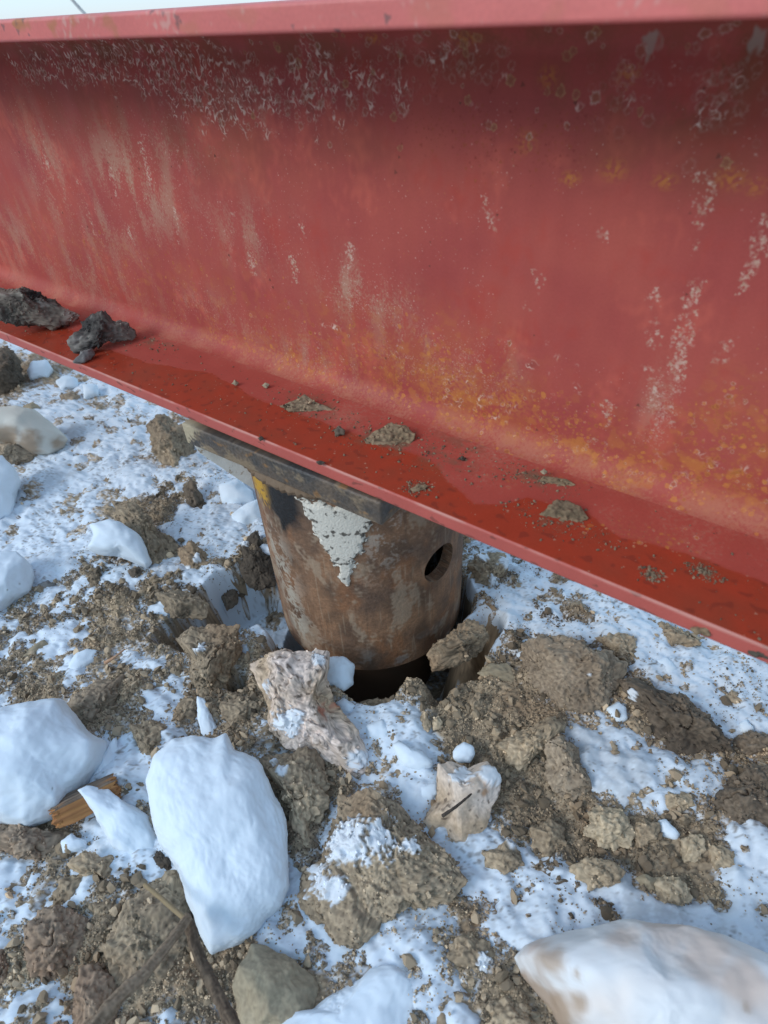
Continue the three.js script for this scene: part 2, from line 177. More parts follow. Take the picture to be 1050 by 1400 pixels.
{
  const nx = XS.length, nz = ZS.length, n = nx * nz, ps = new Float32Array(n * 3), cs = new Float32Array(n * 3), pw = new Float32Array(n * 3), cw = new Float32Array(n * 3), over = new Uint8Array(n);
  for (let j = 0; j < nz; j++) for (let i = 0; i < nx; i++) {
    const x = XS[i], z = ZS[j], k = (i + j * nx) * 3, near = Math.abs(x) < 1.6 && Math.abs(z) < 1.6;
    const hb = near ? baseHeight(x, z) : YG + 0.004 * noise(x * 3, z * 3, 1), hs = near ? rough(x, z, hb) : hb, c = soilColour(x, hs, z);
    // frost and snow grains caught between the crumbs along the edges of the snow
    const gap = hs - (near ? hb + 0.0012 + snowDepth(x, z) : hs - 1), dust = near && gap > 0 ? (1 - sstep(0.0, 0.0045, gap)) * sstep(0.02, 0.3, noise(x * 300, z * 300, 55) + 0.7 * noise(x * 800, z * 800, 56) + 0.25 - gap * 70) : 0, cc = mix3(c, [0.66, 0.70, 0.75], dust * 0.9);
    ps[k] = pw[k] = x; ps[k + 1] = hs; ps[k + 2] = pw[k + 2] = z; cs.set(cc, k);
    const grain = near ? 0.0046 * (0.45 - cells2((x + 0.004 * noise(x * 90, z * 90, 57)) * 62, (z + 0.004 * noise(x * 90, z * 90, 58)) * 62, 35)[0]) * sstep(-0.1, 0.4, noise(x * 17, z * 17, 59)) + 0.0016 * noise(x * 75, z * 75, 52) + 0.0009 * noise(x * 190, z * 190, 50) + 0.0005 * noise(x * 480, z * 480, 51) + 0.0003 * noise(x * 900, z * 900, 53) : 0;
    const hw = near ? hb + 0.0012 + snowDepth(x, z) - 0.03 * sstep(0.012, 0.03, hollow(x, z)) * sstep(-0.035, -0.02, x) + grain : hb + 0.01; pw[k + 1] = hw;
    let dirt = 0;
    if (near) { const dm = sstep(-0.25, 0.5, noise(x * 22, z * 22, 63) + 0.5 * noise(x * 60, z * 60, 64)), wx = x + 0.0012 * noise(x * 500, z * 500, 65), wz = z + 0.0012 * noise(x * 500, z * 500, 66), q = cells2((wx + hw * 0.7) * 210, (wz - hw * 0.6) * 210, 31), q2 = cells2((wx + hw * 0.7) * 520, (wz - hw * 0.6) * 520, 33);
      dirt = Math.max(1 - sstep(0.0, 0.16, q[0] - 0.34 * Math.pow(q[2], 4) * dm + 0.04), 0.75 * (1 - sstep(0, 0.2, q2[0] - 0.55 * Math.pow(q2[2], 3) * dm + 0.06)), 0.35 * sstep(0.15, 0.6, noise(x * 16, z * 16, 67) + 0.5 * noise(x * 110, z * 110, 68) + 0.4 * noise(x * 500, z * 500, 69))); }
    const t = 0.97 + 0.05 * noise(x * 45, z * 45, 70); cw.set(mix3([0.66 * t, 0.735 * t, 0.82 * t], [0.13, 0.10, 0.075], dirt * 0.8), k);
    over[i + j * nx] = hw > hs - 0.0012 ? 1 : 0;
  }
  const is = [], iw = [];
  for (let j = 0; j < nz - 1; j++) for (let i = 0; i < nx - 1; i++) {
    const a = i + j * nx, b = a + 1, c = a + nx, d = c + 1; is.push(a, c, b, b, c, d);
    if (over[a] + over[b] + over[c] + over[d] > 0) iw.push(a, c, b, b, c, d);
  }
  const build = (p, c, idx) => { const g = new THREE.BufferGeometry(); g.setAttribute('position', new THREE.BufferAttribute(p, 3)); g.setAttribute('color', new THREE.BufferAttribute(c, 3)); g.setIndex(new THREE.BufferAttribute(new Uint32Array(idx), 1)); g.computeVertexNormals(); return g; };
  tag(put('ground', build(ps, cs, is), soilMat), 'bare brown clay soil opened around the steel pile', null, null, 'structure');
  const map = new Int32Array(n).fill(-1); let m = 0; for (const a of iw) if (map[a] < 0) map[a] = m++;
  const p2 = new Float32Array(m * 3), c2 = new Float32Array(m * 3); for (let a = 0; a < n; a++) if (map[a] >= 0) { p2.set(pw.subarray(a * 3, a * 3 + 3), map[a] * 3); c2.set(cw.subarray(a * 3, a * 3 + 3), map[a] * 3); }
  tag(put('snow_cover', build(p2, c2, iw.map((a) => map[a])), snowMat), 'thin patchy snow speckled with dirt lying over the clay soil', null, null, 'stuff');
}

{ // unseen soil bank added behind the camera to keep low sky off the beam
  const n = 90, m = 26, pos = [], col = [], idx = [];
  for (let j = 0; j <= m; j++) for (let i = 0; i <= n; i++) {
    const a = -1.5 + 3.0 * i / n, v = j / m, r = 1.5 + 2.6 * v, h = 0.9 * Math.sin(Math.PI * Math.min(1, v * 1.02)) * (0.6 + 0.4 * Math.cos(a)) , x = 0.2 + Math.sin(a) * r * 1.25, z = 0.15 + Math.cos(a) * r;
    const y = YG - 0.05 + Math.max(0, h) * (1 + 0.3 * noise(x * 1.5, z * 1.5, 300)) + 0.12 * noise(x * 4, z * 4, 301) * v; pos.push(x, y, z); col.push(...mix3(DARK, TAN, clamp(0.4 + noise(x * 5, y * 5, z * 5))));
  }
  for (let j = 0; j < m; j++) for (let i = 0; i < n; i++) { const a = i + j * (n + 1), b = a + 1, c = a + n + 1, d = c + 1; idx.push(a, c, b, b, c, d); }
  const g = new THREE.BufferGeometry(); g.setAttribute('position', new THREE.Float32BufferAttribute(pos, 3)); g.setAttribute('color', new THREE.Float32BufferAttribute(col, 3)); g.setIndex(idx); g.computeVertexNormals();
  tag(put('added_shade_bank', g, soilMat), 'long unseen bank of brown soil added behind the camera to shade the beam', null, null, 'structure');
}

// ---------------------------------------------------------------- steel beam
const TF = 0.008, BF = 0.0716, DEPTH = 0.1875, TW = 0.004, RF = 0.012;
const TX0 = -0.46, TXW = 0.72;
function profile(points, x0, x1, vOf, n = 24) {              // sweeps a closed outline of [z, y] along x; u is metres along the beam, v comes from the outline
  const pos = [], uv = [], idx = [], N = points.length;
  for (let s = 0; s <= n; s++) { const x = x0 + (x1 - x0) * s / n; for (let k = 0; k <= N; k++) { const p = points[k % N]; pos.push(x, p[1], p[0]); uv.push((x - TX0) / TXW, vOf(k)); } }
  for (let s = 0; s < n; s++) for (let k = 0; k < N; k++) { const a = s * (N + 1) + k, b = a + 1, c = a + N + 1, d = c + 1; idx.push(a, b, c, b, d, c); }
  const caps = THREE.ShapeUtils.triangulateShape(points.map((p) => new THREE.Vector2(p[0], p[1])), []);
  for (const [s, flip] of [[0, 0], [n, 1]]) for (const t of caps) { const o = s * (N + 1); idx.push(o + t[0], o + t[flip ? 1 : 2], o + t[flip ? 2 : 1]); }
  const g = new THREE.BufferGeometry(); g.setAttribute('position', new THREE.Float32BufferAttribute(pos, 3)); g.setAttribute('uv', new THREE.Float32BufferAttribute(uv, 2)); g.setIndex(idx);
  g.computeVertexNormals(); return g;
}
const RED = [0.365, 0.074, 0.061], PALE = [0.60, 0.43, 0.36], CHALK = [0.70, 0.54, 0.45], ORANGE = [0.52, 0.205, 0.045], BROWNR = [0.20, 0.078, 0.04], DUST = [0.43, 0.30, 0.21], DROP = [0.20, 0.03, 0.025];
function ring(S, x, y, R, cIn, cRim, s) {
  const e = rr(0, 6), w = rr(0.12, 0.3);
  S.stamp(x, y, R, (q, a, k) => { const d = q * (1 + 1.3 * w * noise(Math.cos(a) * 0.9 + e * 3, Math.sin(a) * 0.9, e) + 0.35 * noise(Math.cos(a) * 2.6 + e, Math.sin(a) * 2.6, e * 5) + 0.06 * Math.sin(2 * a + e)), gap = 0.35 + 0.65 * sstep(-0.25, 0.15, noise(Math.cos(a) * 1.6, Math.sin(a) * 1.6 + e, e * 7)); const rim = gap * Math.exp(-Math.pow((d - 0.74) / 0.17, 2)); if (d < 0.8) S.mix(k, cIn, s * 0.75, 0.8); S.mix(k, cRim, s * rim * 0.9, 0.7, 0.25 * s * rim); });
}
function fleck(S, x, y, R, c, s) { const e = rr(0, 6); S.stamp(x, y, R, (q, a, k) => { const d = q * (1 + 0.3 * Math.sin(3 * a + e)); S.mix(k, c, s * (1 - sstep(0.5, 1, d)), 0.75, 0.15 * s * (1 - sstep(0.4, 1, d))); }); }
function randomIn(L) { const e = L[Math.floor(rnd() * L.length)]; const a = rr(0, 6.283), q = Math.sqrt(-Math.log(1 - 0.93 * rnd())) * 0.8; return [e[0] + Math.cos(a) * q * e[2], e[1] + Math.sin(a) * q * e[3], e[4]]; }
let webMat;
{
  const S = new Sheet(2048, 640, TX0, 0, TXW, 0.188);
  S.each((x, y, k) => {
    const n = fbm(x * 22, y * 22, 3, 4), f = noise(x * 900, y * 900, 5), st = noise(x * 160, y * 9, 8);
    let t = 1 + 0.13 * n + 0.05 * f + 0.05 * st; S.set(k, [RED[0] * t, RED[1] * t * (1 + 0.10 * n), RED[2] * t]);
    S.r[k] = 0.62 + 0.12 * n; S.b[k] = 0.4 + 0.05 * f + 0.03 * noise(x * 400, y * 400, 7);
    // dusty bloom, brown rust widened up high as painted lip shade, clay smears: blotches that break up into grains
    const g = 0.5 + 0.5 * noise(x * 700, y * 500, 11) + 0.45 * noise(x * 1500, y * 1300, 12), m = 0.5 + 0.9 * fbm(x * 55, y * 40, 13, 3);
    const tone = sstep(0.05, 0.5, 0.5 * noise(x * 14, y * 20, 16) + 0.35 * noise(x * 60, y * 45, 17) + 0.25 * noise(x * 260, y * 160, 18)); S.mix(k, [0.40, 0.055, 0.04], tone * 0.55); S.mix(k, [0.56, 0.125, 0.085], 0.5 * sstep(0.05, 0.5, -0.5 * noise(x * 14 + 4, y * 18, 16) + 0.4 * noise(x * 70, y * 40, 19) + 0.25 * noise(x * 300, y * 200, 21)));
    const bw = inEll(WEB_BROWN_SHADE, x, y); if (bw > 0.02) S.mix(k, BROWNR, clamp(bw * sstep(0.2, 0.75, m * 0.75 + g * 0.35)) * 0.9, 0.85);
    const du = inEll(WEB_DUST, x, y); if (du > 0.02) S.mix(k, DUST, clamp(1.4 * du * sstep(0.5, 1.0, (0.5 + 0.9 * fbm(x * 75, y * 28, 14, 4)) * 0.6 + g * 0.6)) * 0.85, 0.9, 0.03);
    const ru = inEll(WEB_RUST, x, y); if (ru > 0.02) { S.mix(k, [0.40, 0.115, 0.038], clamp(ru * sstep(0.25, 1.0, m * 0.75 + g * 0.35)) * 0.65, 0.8); S.mix(k, [0.50, 0.19, 0.045], 0.6 * ru * sstep(0.55, 0.85, 0.5 + 0.8 * fbm(x * 130, y * 130, 15, 3) + 0.15 * g - 0.1), 0.85); }
    const fil = 1 - sstep(0.008, 0.024, y); if (fil > 0) { S.mix(k, [0.37 * t, 0.072 * t, 0.055 * t], (1 - sstep(0.002, 0.014, y)) * 0.9); S.mix(k, [0.46, 0.20, 0.13], fil * sstep(0.35, 1.0, g * 0.7 + m * 0.5) * 0.5, 0.8); }
    // crazed outlines left by dried drops: narrow lines on the level sets of warped noise
    const cu = inEll(WEB_CURL, x, y);
    if (cu > 0.05) {
      const wx = x + 0.0016 * noise(x * 300, y * 300, 20), wy = y + 0.0022 * noise(x * 300, y * 220, 24), mask = sstep(0.36, 0.62, cu * 0.75 + 0.42 * noise(x * 120, y * 120, 26) + 0.1);
      const v1 = noise(wx * 330, wy * 250, 28), v2 = noise(wx * 520 + 9, wy * 430, 34), broken = sstep(-0.15, 0.25, noise(x * 260, y * 260, 36));
      const l1 = 1 - sstep(0.06, 0.14, Math.abs(v1 - 0.16)), l2 = 1 - sstep(0.06, 0.15, Math.abs(v2 - 0.25));
      const l = Math.max(l1 * broken, l2 * 0.6 * sstep(-0.1, 0.2, noise(x * 200, y * 200, 39))) * mask; if (l > 0) S.mix(k, CHALK, l * 0.85, 0.7, 0.25 * l);
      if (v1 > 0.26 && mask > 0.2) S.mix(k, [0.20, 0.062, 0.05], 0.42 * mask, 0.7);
    }
    const sp = inEll(WEB_SPLAT, x, y); if (sp > 0.1) { const q = sstep(0.35, 0.7, sp * 0.8 + 0.5 * noise(x * 500, y * 260, 44)); S.mix(k, [0.36, 0.33, 0.27], q * 0.6, 0.9, 0.15 * q); }
    const og = inEll(WEB_ORANGE, x, y); if (og > 0.08) S.mix(k, ORANGE, clamp(og * sstep(0.2, 0.7, 0.5 + noise(x * 600, y * 600, 48) + 0.3 * noise(x * 1400, y * 1400, 49))) * 0.75, 0.85);
  });
  for (let i = 0; i < 3200; i++) { const [x, y, s] = randomIn(WEB_RUST); if (rnd() < s && y < 0.10) ring(S, x, y, 0.0004 + 0.0013 * rnd() * rnd(), rnd() < 0.6 ? [0.30, 0.10, 0.03] : [0.58, 0.24, 0.05], rnd() < 0.22 ? PALE : ORANGE, rr(0.15, 0.8) * sstep(-0.35, 0.2, noise(x * 70, y * 90, 403) + 0.4 * noise(x * 200, y * 200, 404))); }
  for (let i = 0; i < 1700; i++) { const x = rr(-0.28, 0.26), y = 0.013 + Math.abs(rr(-1, 1) * rr(0, 1)) * (0.018 + 0.03 * sstep(-0.1, 0.25, x)); ring(S, x, y, 0.0004 + 0.0010 * rnd() * rnd(), [0.50, 0.19, 0.045], rnd() < 0.4 ? [0.60, 0.31, 0.08] : ORANGE, rr(0.1, 0.65) * sstep(-0.28, 0.0, x) * sstep(-0.3, 0.25, noise(x * 55, y * 90, 401) + 0.4 * noise(x * 160, y * 200, 402))); }
  for (let i = 0; i < 420; i++) { const [x, y, s] = randomIn(WEB_CURL.filter((e) => e[1] > 0.1)); ring(S, x, y, rr(0.0008, 0.0024), BROWNR, PALE, rr(0.15, 0.6) * s); }
  for (let i = 0; i < 60; i++) { const x = rr(-0.05, 0.2), y = 0.178 - 0.05 * rnd() * rnd(); ring(S, x, y, rr(0.0008, 0.0023), [0.24, 0.12, 0.06], rnd() < 0.5 ? [0.45, 0.27, 0.13] : PALE, rr(0.35, 0.7)); }
  for (let i = 0; i < 700; i++) { const [x, y, s] = randomIn(WEB_SPOTS); fleck(S, x, y, 0.00025 + 0.0007 * rnd() * rnd(), rnd() < 0.5 ? DROP : [0.30, 0.075, 0.03], rr(0.2, 0.7) * s); }
  for (let i = 0; i < 60; i++) fleck(S, rr(-0.4, 0.26), rr(0.02, 0.17), rr(0.0004, 0.001), [0.1, 0.04, 0.03], rr(0.4, 0.9));
  for (let i = 0; i < 15000; i++) { const [x, y, s] = randomIn(WEB_DUST); if (noise(x * 120, y * 70, 67) + 0.6 * noise(x * 330, y * 260, 68) > -0.05) fleck(S, x, y, 0.00016 + 0.0004 * rnd() * rnd(), rnd() < 0.6 ? PALE : DUST, rr(0.25, 0.85) * Math.sqrt(s)); }
  for (let i = 0; i < 9000; i++) { const x = rr(-0.45, 0.26), y = rr(0.02, 0.17); if (noise(x * 30, y * 16, 66) > 0.0) fleck(S, x, y, 0.00014 + 0.0003 * rnd() * rnd(), rnd() < 0.75 ? PALE : [0.45, 0.17, 0.06], rr(0.15, 0.7)); }
  for (const d of WEB_DRIPS) for (let s = 0; s < d.length - 1; s++) {
    const [a, b] = [d[s], d[s + 1]], L = Math.hypot(b[0] - a[0], b[1] - a[1]), n = Math.round(L * 5200);
    for (let i = 0; i < n; i++) { const t = rnd(), w = (rnd() + rnd() + rnd() - 1.5) * 0.0036; const y = a[1] + (b[1] - a[1]) * t + rr(-1, 1) * 0.001, x = a[0] + (b[0] - a[0]) * t + w; const dn = noise(x * 110, y * 60, 71 + d[0][0] * 99) + 0.5 * noise(x * 400, y * 300, 77); if (dn > 0.0) fleck(S, x, y, rr(0.00025, 0.00085), mix3(PALE, DUST, rnd()), rr(0.2, 0.75) * sstep(0, 0.3, dn)); }
  }
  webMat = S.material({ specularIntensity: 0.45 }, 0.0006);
}
let lowMat;
{
  const V = TF + BF - 0.003, S = new Sheet(2048, 224, TX0, 0, TXW, V);                  // 0..TF is the front edge, then the top face from the front to the web
  const wetZ = (x) => { const P = WET_EDGE; if (x <= P[0][0]) return P[0][1]; for (let i = 1; i < P.length; i++) if (x < P[i][0]) { const t = (x - P[i - 1][0]) / Math.max(1e-4, P[i][0] - P[i - 1][0]); return P[i - 1][1] + (P[i][1] - P[i - 1][1]) * t; } return P[P.length - 1][1]; };
  S.each((x, v, k) => {
    const n = fbm(x * 25, v * 25, 90, 4), f = noise(x * 900, v * 900, 92), g = 0.5 + 0.5 * noise(x * 600, v * 600, 93) + 0.4 * noise(x * 1500, v * 1500, 94);
    const t = 1 + 0.12 * n + 0.06 * f;
    if (v < TF) {                                            // the rolled edge
      S.set(k, [0.43 * t, 0.095 * t, 0.076 * t]); S.r[k] = 0.5; S.b[k] = 0.45 + 0.06 * f;
      const o = sstep(-0.30, -0.40, x) * sstep(0.3, 0.7, 0.5 + n * 0.6 + 0.2 * f); S.mix(k, [0.48, 0.17, 0.03], o * 0.9, 0.85);
      const chip = sstep(0.40, 0.5, noise(x * 130, v * 300, 95) + 0.1 * f); S.mix(k, [0.12, 0.045, 0.035], chip * 0.6, 0.8);
      S.mix(k, [0.52, 0.30, 0.25], sstep(TF - 0.0016, TF - 0.0004, v + 0.0006 * n) * 0.5 * sstep(0.1, 0.5, 0.4 + n), 0.6);
      return;
    }
    const z = BF - (v - TF), wet = sstep(-0.0022, 0.0012, z - wetZ(x) + 0.0018 * noise(x * 60, z * 60, 97) + 0.0008 * noise(x * 320, z * 320, 98));
    S.set(k, [0.39 * t, 0.072 * t, 0.054 * t]); S.r[k] = 0.42; S.b[k] = 0.42 + 0.05 * f;
    S.mix(k, DUST, 0.22 * sstep(0.6, 1.1, g + 0.6 * n), 0.8);
    const rs = inEll(FL_RUST, x, z); if (rs > 0.05) S.mix(k, [0.42, 0.16, 0.05], rs * 0.35 * sstep(0.4, 0.9, g), 0.8);
    S.mix(k, mix3([0.36 * t, 0.047 * t, 0.022 * t], [0.26 * t, 0.046 * t, 0.024 * t], clamp(0.35 + 0.9 * n + 0.4 * noise(x * 130, z * 130, 99))), wet, 0.13 + 0.10 * sstep(-0.2, 0.4, noise(x * 45, z * 45, 100))); if (wet > 0) S.b[k] += (0.45 - S.b[k]) * wet * 0.7;
    if (wet > 0.5) S.mix(k, [0.16, 0.03, 0.02], 0.5 * sstep(0.28, 0.5, noise(x * 210, z * 210, 101)) , 0.25);
    const md = inEll(FL_MUD, x, z); if (md > 0.05) { const q = clamp(md * 1.3) * sstep(0.5, 0.95, 0.5 + 0.75 * fbm(x * 120, z * 120, 103, 3) + 0.4 * md); S.mix(k, [0.155, 0.105, 0.062], q * 0.9, 0.8, 0.3 * q); }
    const fil = sstep(BF - 0.024, BF - 0.014, v - TF + 0.003 * n); S.mix(k, [0.47, 0.17, 0.13], fil * 0.5 * sstep(0.3, 0.9, g) * (1 - wet), 0.8);
  });
  for (let i = 0; i < 90; i++) { const [x, z, s] = randomIn(FL_RUST); ring(S, x, BF - z + TF, 0.0005 + 0.0012 * rnd() * rnd(), [0.50, 0.2, 0.04], rnd() < 0.4 ? PALE : ORANGE, rr(0.2, 0.8) * s); }
  for (let i = 0; i < 900; i++) { const x = rr(-0.5, 0.28), v = TF + rr(0, 0.065); fleck(S, x, v, rr(0.0002, 0.0007), rnd() < 0.5 ? [0.09, 0.05, 0.035] : DUST, rr(0.2, 0.7)); }
  lowMat = S.material({ specularIntensity: 0.7 }, 0.0005);
}
let topMat;
{
  const S = new Sheet(2048, 64, TX0, -0.004, TXW, 0.024);
  S.each((x, v, k) => {
    const n = fbm(x * 22, v * 60, 110, 4), f = noise(x * 800, v * 800, 111), t = 1 + 0.14 * n + 0.07 * f; S.set(k, [0.56 * t, 0.14 * t, 0.125 * t]); S.r[k] = 0.5; S.b[k] = 0.45 + 0.06 * f;
    const left = sstep(0.05, -0.15, x); S.mix(k, [0.36, 0.15, 0.06], 0.75 * (0.25 + left) * sstep(0.55, 0.95, 0.5 + 0.9 * fbm(x * 70, v * 110, 114, 3)), 0.85);
    S.mix(k, [0.55, 0.40, 0.34], 0.4 * sstep(0.5, 0.9, 0.3 + 0.6 * noise(x * 500, v * 400, 115) + 0.5 * noise(x * 60, v * 60, 116)), 0.8);
  });
  for (let i = 0; i < 26; i++) fleck(S, rr(-0.3, 0.1), rr(0, 0.008), rr(0.0006, 0.0016), [0.10, 0.07, 0.07], rr(0.4, 0.8));
  topMat = S.material({}, 0.0005);
}
{
  const beam = thing('steel_beam'); tag(beam, 'long red primed steel beam with rust spots lying across the pile', 'beam');
  const X0 = -3.2, X1 = 1.3, web = [];
  const arc = (cz, cy, a0, a1, sz, rev) => { const r = []; for (let i = 0; i <= 8; i++) { const a = a0 + (a1 - a0) * i / 8; r.push([sz * (cz + RF * Math.cos(a)), cy + RF * Math.sin(a)]); } return rev ? r.reverse() : r; };
  const yb = TF - 0.0015, yt = DEPTH - TF + 0.0015;
  const front = [[TW + RF + 0.001, yb], [TW + RF + 0.001, TF - 0.0003], ...arc(TW + RF, TF + RF - 0.00012, -Math.PI / 2, -Math.PI, 1), ...arc(TW + RF, DEPTH - TF - RF + 0.00012, Math.PI, Math.PI / 2, 1), [TW + RF + 0.001, DEPTH - TF + 0.0003], [TW + RF + 0.001, yt]];
  const pts = [...front, ...front.map(([z, y]) => [-z, y]).reverse()];
  const arcs = []; { let a = 0.0012; front.forEach((p, i) => { if (i > 1) a += Math.hypot(p[0] - front[i - 1][0], p[1] - front[i - 1][1]); arcs.push(a); }); }
  const wv = (k) => { k %= pts.length; const i = k < front.length ? k : pts.length - 1 - k; return arcs[i] / 0.188; };
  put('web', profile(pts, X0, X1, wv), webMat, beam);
  const rc = (z0, z1, y0, y1, r) => { const o = []; for (const [cz, cy, a] of [[z1 - r, y0 + r, -90], [z1 - r, y1 - r, 0], [z0 + r, y1 - r, 90], [z0 + r, y0 + r, 180]]) for (let i = 0; i <= 4; i++) { const q = (a + i * 22.5) * Math.PI / 180; o.push([cz + r * Math.cos(q), cy + r * Math.sin(q)]); } return o; };
  const low = rc(-BF, BF, 0, TF, 0.0014), V = TF + BF - 0.003;
  put('bottom_flange', profile([...low.slice(0, 10), [0.03, TF], [0, TF], [-0.03, TF], ...low.slice(10)], X0, X1, (k) => {
    const P = [...low.slice(0, 10), [0.03, TF], [0, TF], [-0.03, TF], ...low.slice(10)], p = P[k % P.length]; if (k === P.length) return 0.01;
    return p[0] > BF - 0.002 ? Math.min(p[1], TF) / V + (p[1] > TF - 1e-4 ? (BF - p[0]) / V : 0) : p[1] > TF / 2 ? Math.min(0.999, (TF + BF - Math.abs(p[0])) / V) : 0.02;
  }), lowMat, beam);
  const hi = rc(-BF, BF, DEPTH - TF, DEPTH, 0.0014);
  put('top_flange', profile(hi, X0, X1, (k) => { const p = hi[k % hi.length]; return (p[1] - (DEPTH - TF) + 0.004 + (p[0] < 0 ? 0.002 : 0)) / 0.024; }), topMat, beam);
}

// ---------------------------------------------------------------- pile
const PR = 0.07;
{
  const pile = thing('steel_pile', [0, -0.18, 0]); tag(pile, 'rusty round steel pile head with a square cap plate under the beam', 'pile');
  const outline = [[PR - 0.008, 0], [PR - 0.001, 0], [PR, 0.001], [PR, 0.1640], [PR - 0.008, 0.1640], [PR - 0.008, 0]].map((p) => new THREE.Vector2(...p));
  const lathe = new THREE.LatheGeometry(outline, 128, -Math.PI * 0.75);
  { const p = lathe.attributes.position, u = lathe.attributes.uv; for (let i = 0; i < p.count; i++) u.setY(i, clamp(p.getY(i) / 0.164)); }
  let body = new Brush(lathe.toNonIndexed()); body.geometry.deleteAttribute('normal'); body.geometry = mergeVertices(body.geometry); body.geometry.computeVertexNormals();
  { const g = lathe; body = new Brush(g); }
  body.updateMatrixWorld();
  const bore = new THREE.CylinderGeometry(0.0142, 0.0142, 0.08, 40, 1); bore.rotateZ(Math.PI / 2); bore.translate(0.07, 0, 0);
  const cut = new Brush(bore); cut.position.set(0, 0.0835, 0); cut.rotation.y = -0.13; cut.updateMatrixWorld();
  const ev = new Evaluator(); ev.attributes = ['position', 'normal', 'uv']; ev.useGroups = false;
  const res = ev.evaluate(body, cut, SUBTRACTION);
  const S = new Sheet(1536, 512, 0, 0, 2 * Math.PI * PR, 0.164);
  // arc position of a world direction: the sweep starts at -135 degrees
  const arcOf = (x, z) => { let a = Math.atan2(x, z) + Math.PI * 0.75; while (a < 0) a += 2 * Math.PI; return (a % (2 * Math.PI)) * PR; };
  const at = (x, z) => arcOf(x, z), A0 = at(-0.0345, 0.0609), A1 = at(0.028, 0.0642), A2 = at(0.0699, 0.003), AY = at(-0.0284, 0.064);
  S.each((a, y, k) => {
    const n = fbm(a * 35, y * 30, 120, 4), m = fbm(a * 90, y * 60, 124, 3), f = noise(a * 800, y * 800, 128), g = noise(a * 350, y * 350, 129);
    let c = mix3([0.13, 0.076, 0.05], [0.29, 0.155, 0.085], clamp(0.55 + 0.75 * n + 0.3 * m)); c = mix3(c, [0.30, 0.12, 0.045], 0.45 * sstep(0.05, 0.6, fbm(a * 48, y * 26, 131, 4)));
    const t = 1 + 0.22 * f + 0.25 * g; S.set(k, [c[0] * t, c[1] * t, c[2] * t]); S.r[k] = 0.72; S.b[k] = 0.45 + 0.14 * g + 0.08 * f + 0.14 * m;
    S.mix(k, [0.065, 0.042, 0.03], 0.62 * sstep(0.0, 0.7, fbm(a * 50 + 7, y * 34, 135, 5) + 0.2 * g + 0.1), 0.6); { const sc = noise(a * 420, y * 26, 136) + 0.6 * noise(a * 900, y * 60, 137); S.mix(k, [0.40, 0.31, 0.22], 0.3 * sstep(0.35, 0.8, sc + 0.5 * n), 0.85); S.mix(k, [0.06, 0.04, 0.03], 0.3 * sstep(0.35, 0.8, -sc + 0.3 * m), 0.7); }
    S.mix(k, [0.36, 0.27, 0.19], 0.6 * sstep(0.12, 0.42, fbm(a * 46 + 3, y * 22, 141, 4) + 0.25 * g), 0.92, 0.06);
    const gl = Math.exp(-Math.pow((a - A0 - 0.018 - 0.012 * (0.10 - y) * 10) / 0.013, 2)) * sstep(0.0, 0.03, y) * sstep(0.13, 0.1, y);
    S.mix(k, [0.40, 0.36, 0.30], gl * sstep(0.2, 0.7, 0.5 + 0.9 * m + 0.45 * g + 0.3 * f) * 0.9, 0.9, 0.08);
    const gf = 0.7 * Math.exp(-Math.pow((a - A2 + 0.05) / 0.02, 2)) * sstep(0.07, 0.14, y); S.mix(k, [0.42, 0.37, 0.32], gf * sstep(0.45, 0.85, 0.45 + 0.6 * m + 0.5 * g + 0.3 * f), 0.9);
    const low = sstep(0.035, 0.005, y) ; S.mix(k, [0.30, 0.27, 0.24], 0.6 * low * sstep(0.2, 0.5, noise(a * 60, y * 60, 139) + 0.2 * g), 0.9);
    const tar = Math.exp(-Math.pow((a - AY - 0.028) / 0.017, 2)) * sstep(0.115, 0.14, y + 0.012 * m); S.mix(k, [0.018, 0.017, 0.018], clamp(tar * 1.4 * sstep(-0.3, 0.2, n + 0.2)), 0.4);
    const yel = Math.exp(-Math.pow((a - AY - 0.004) / 0.011, 4)) * sstep(0.133, 0.14, y + 0.01 * g); S.mix(k, [0.50, 0.28, 0.03], yel * sstep(0.2, 0.6, 0.6 + 0.5 * g + 0.3 * f), 0.7);
  });
  put('pipe', res.geometry, S.material({ metalness: 0.05 }, 0.0011), pile);
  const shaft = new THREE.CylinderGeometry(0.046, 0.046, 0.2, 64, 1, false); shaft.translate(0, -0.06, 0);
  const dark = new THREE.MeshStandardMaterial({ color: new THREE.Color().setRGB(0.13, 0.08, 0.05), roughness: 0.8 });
  put('shaft', shaft, dark, pile);
  const P = new Sheet(1024, 128, -0.08, -0.01, 0.16, 0.02);
  P.each((x, y, k) => {
    const n = fbm(x * 60, y * 60, 150, 4), g = noise(x * 500, y * 500, 152), f = noise(x * 1200, y * 1200, 153);
    let c = mix3([0.06, 0.055, 0.052], [0.145, 0.105, 0.075], clamp(0.45 + 0.9 * n)); const t = 1 + 0.3 * g + 0.2 * f; P.set(k, [c[0] * t, c[1] * t, c[2] * t]); P.r[k] = 0.5; P.b[k] = 0.45 + 0.16 * g + 0.12 * n;
    P.mix(k, [0.26, 0.19, 0.12], 0.7 * sstep(0.08, 0.45, noise(x * 75, y * 90, 155) + 0.2 * g - y * 14), 0.85, 0.05);
    P.mix(k, [0.34, 0.16, 0.04], 0.5 * sstep(0.35, 0.65, noise(x * 110, y * 150, 158) + 0.15 * g), 0.8);
    P.mix(k, [0.42, 0.35, 0.24], sstep(-0.052, -0.066, x + 0.006 * n) * sstep(-0.2, 0.3, n + 0.4 * g), 0.9, 0.12);
  });
  const pg = new RoundedBoxGeometry(0.15, 0.0145, 0.1462, 3, 0.0013);
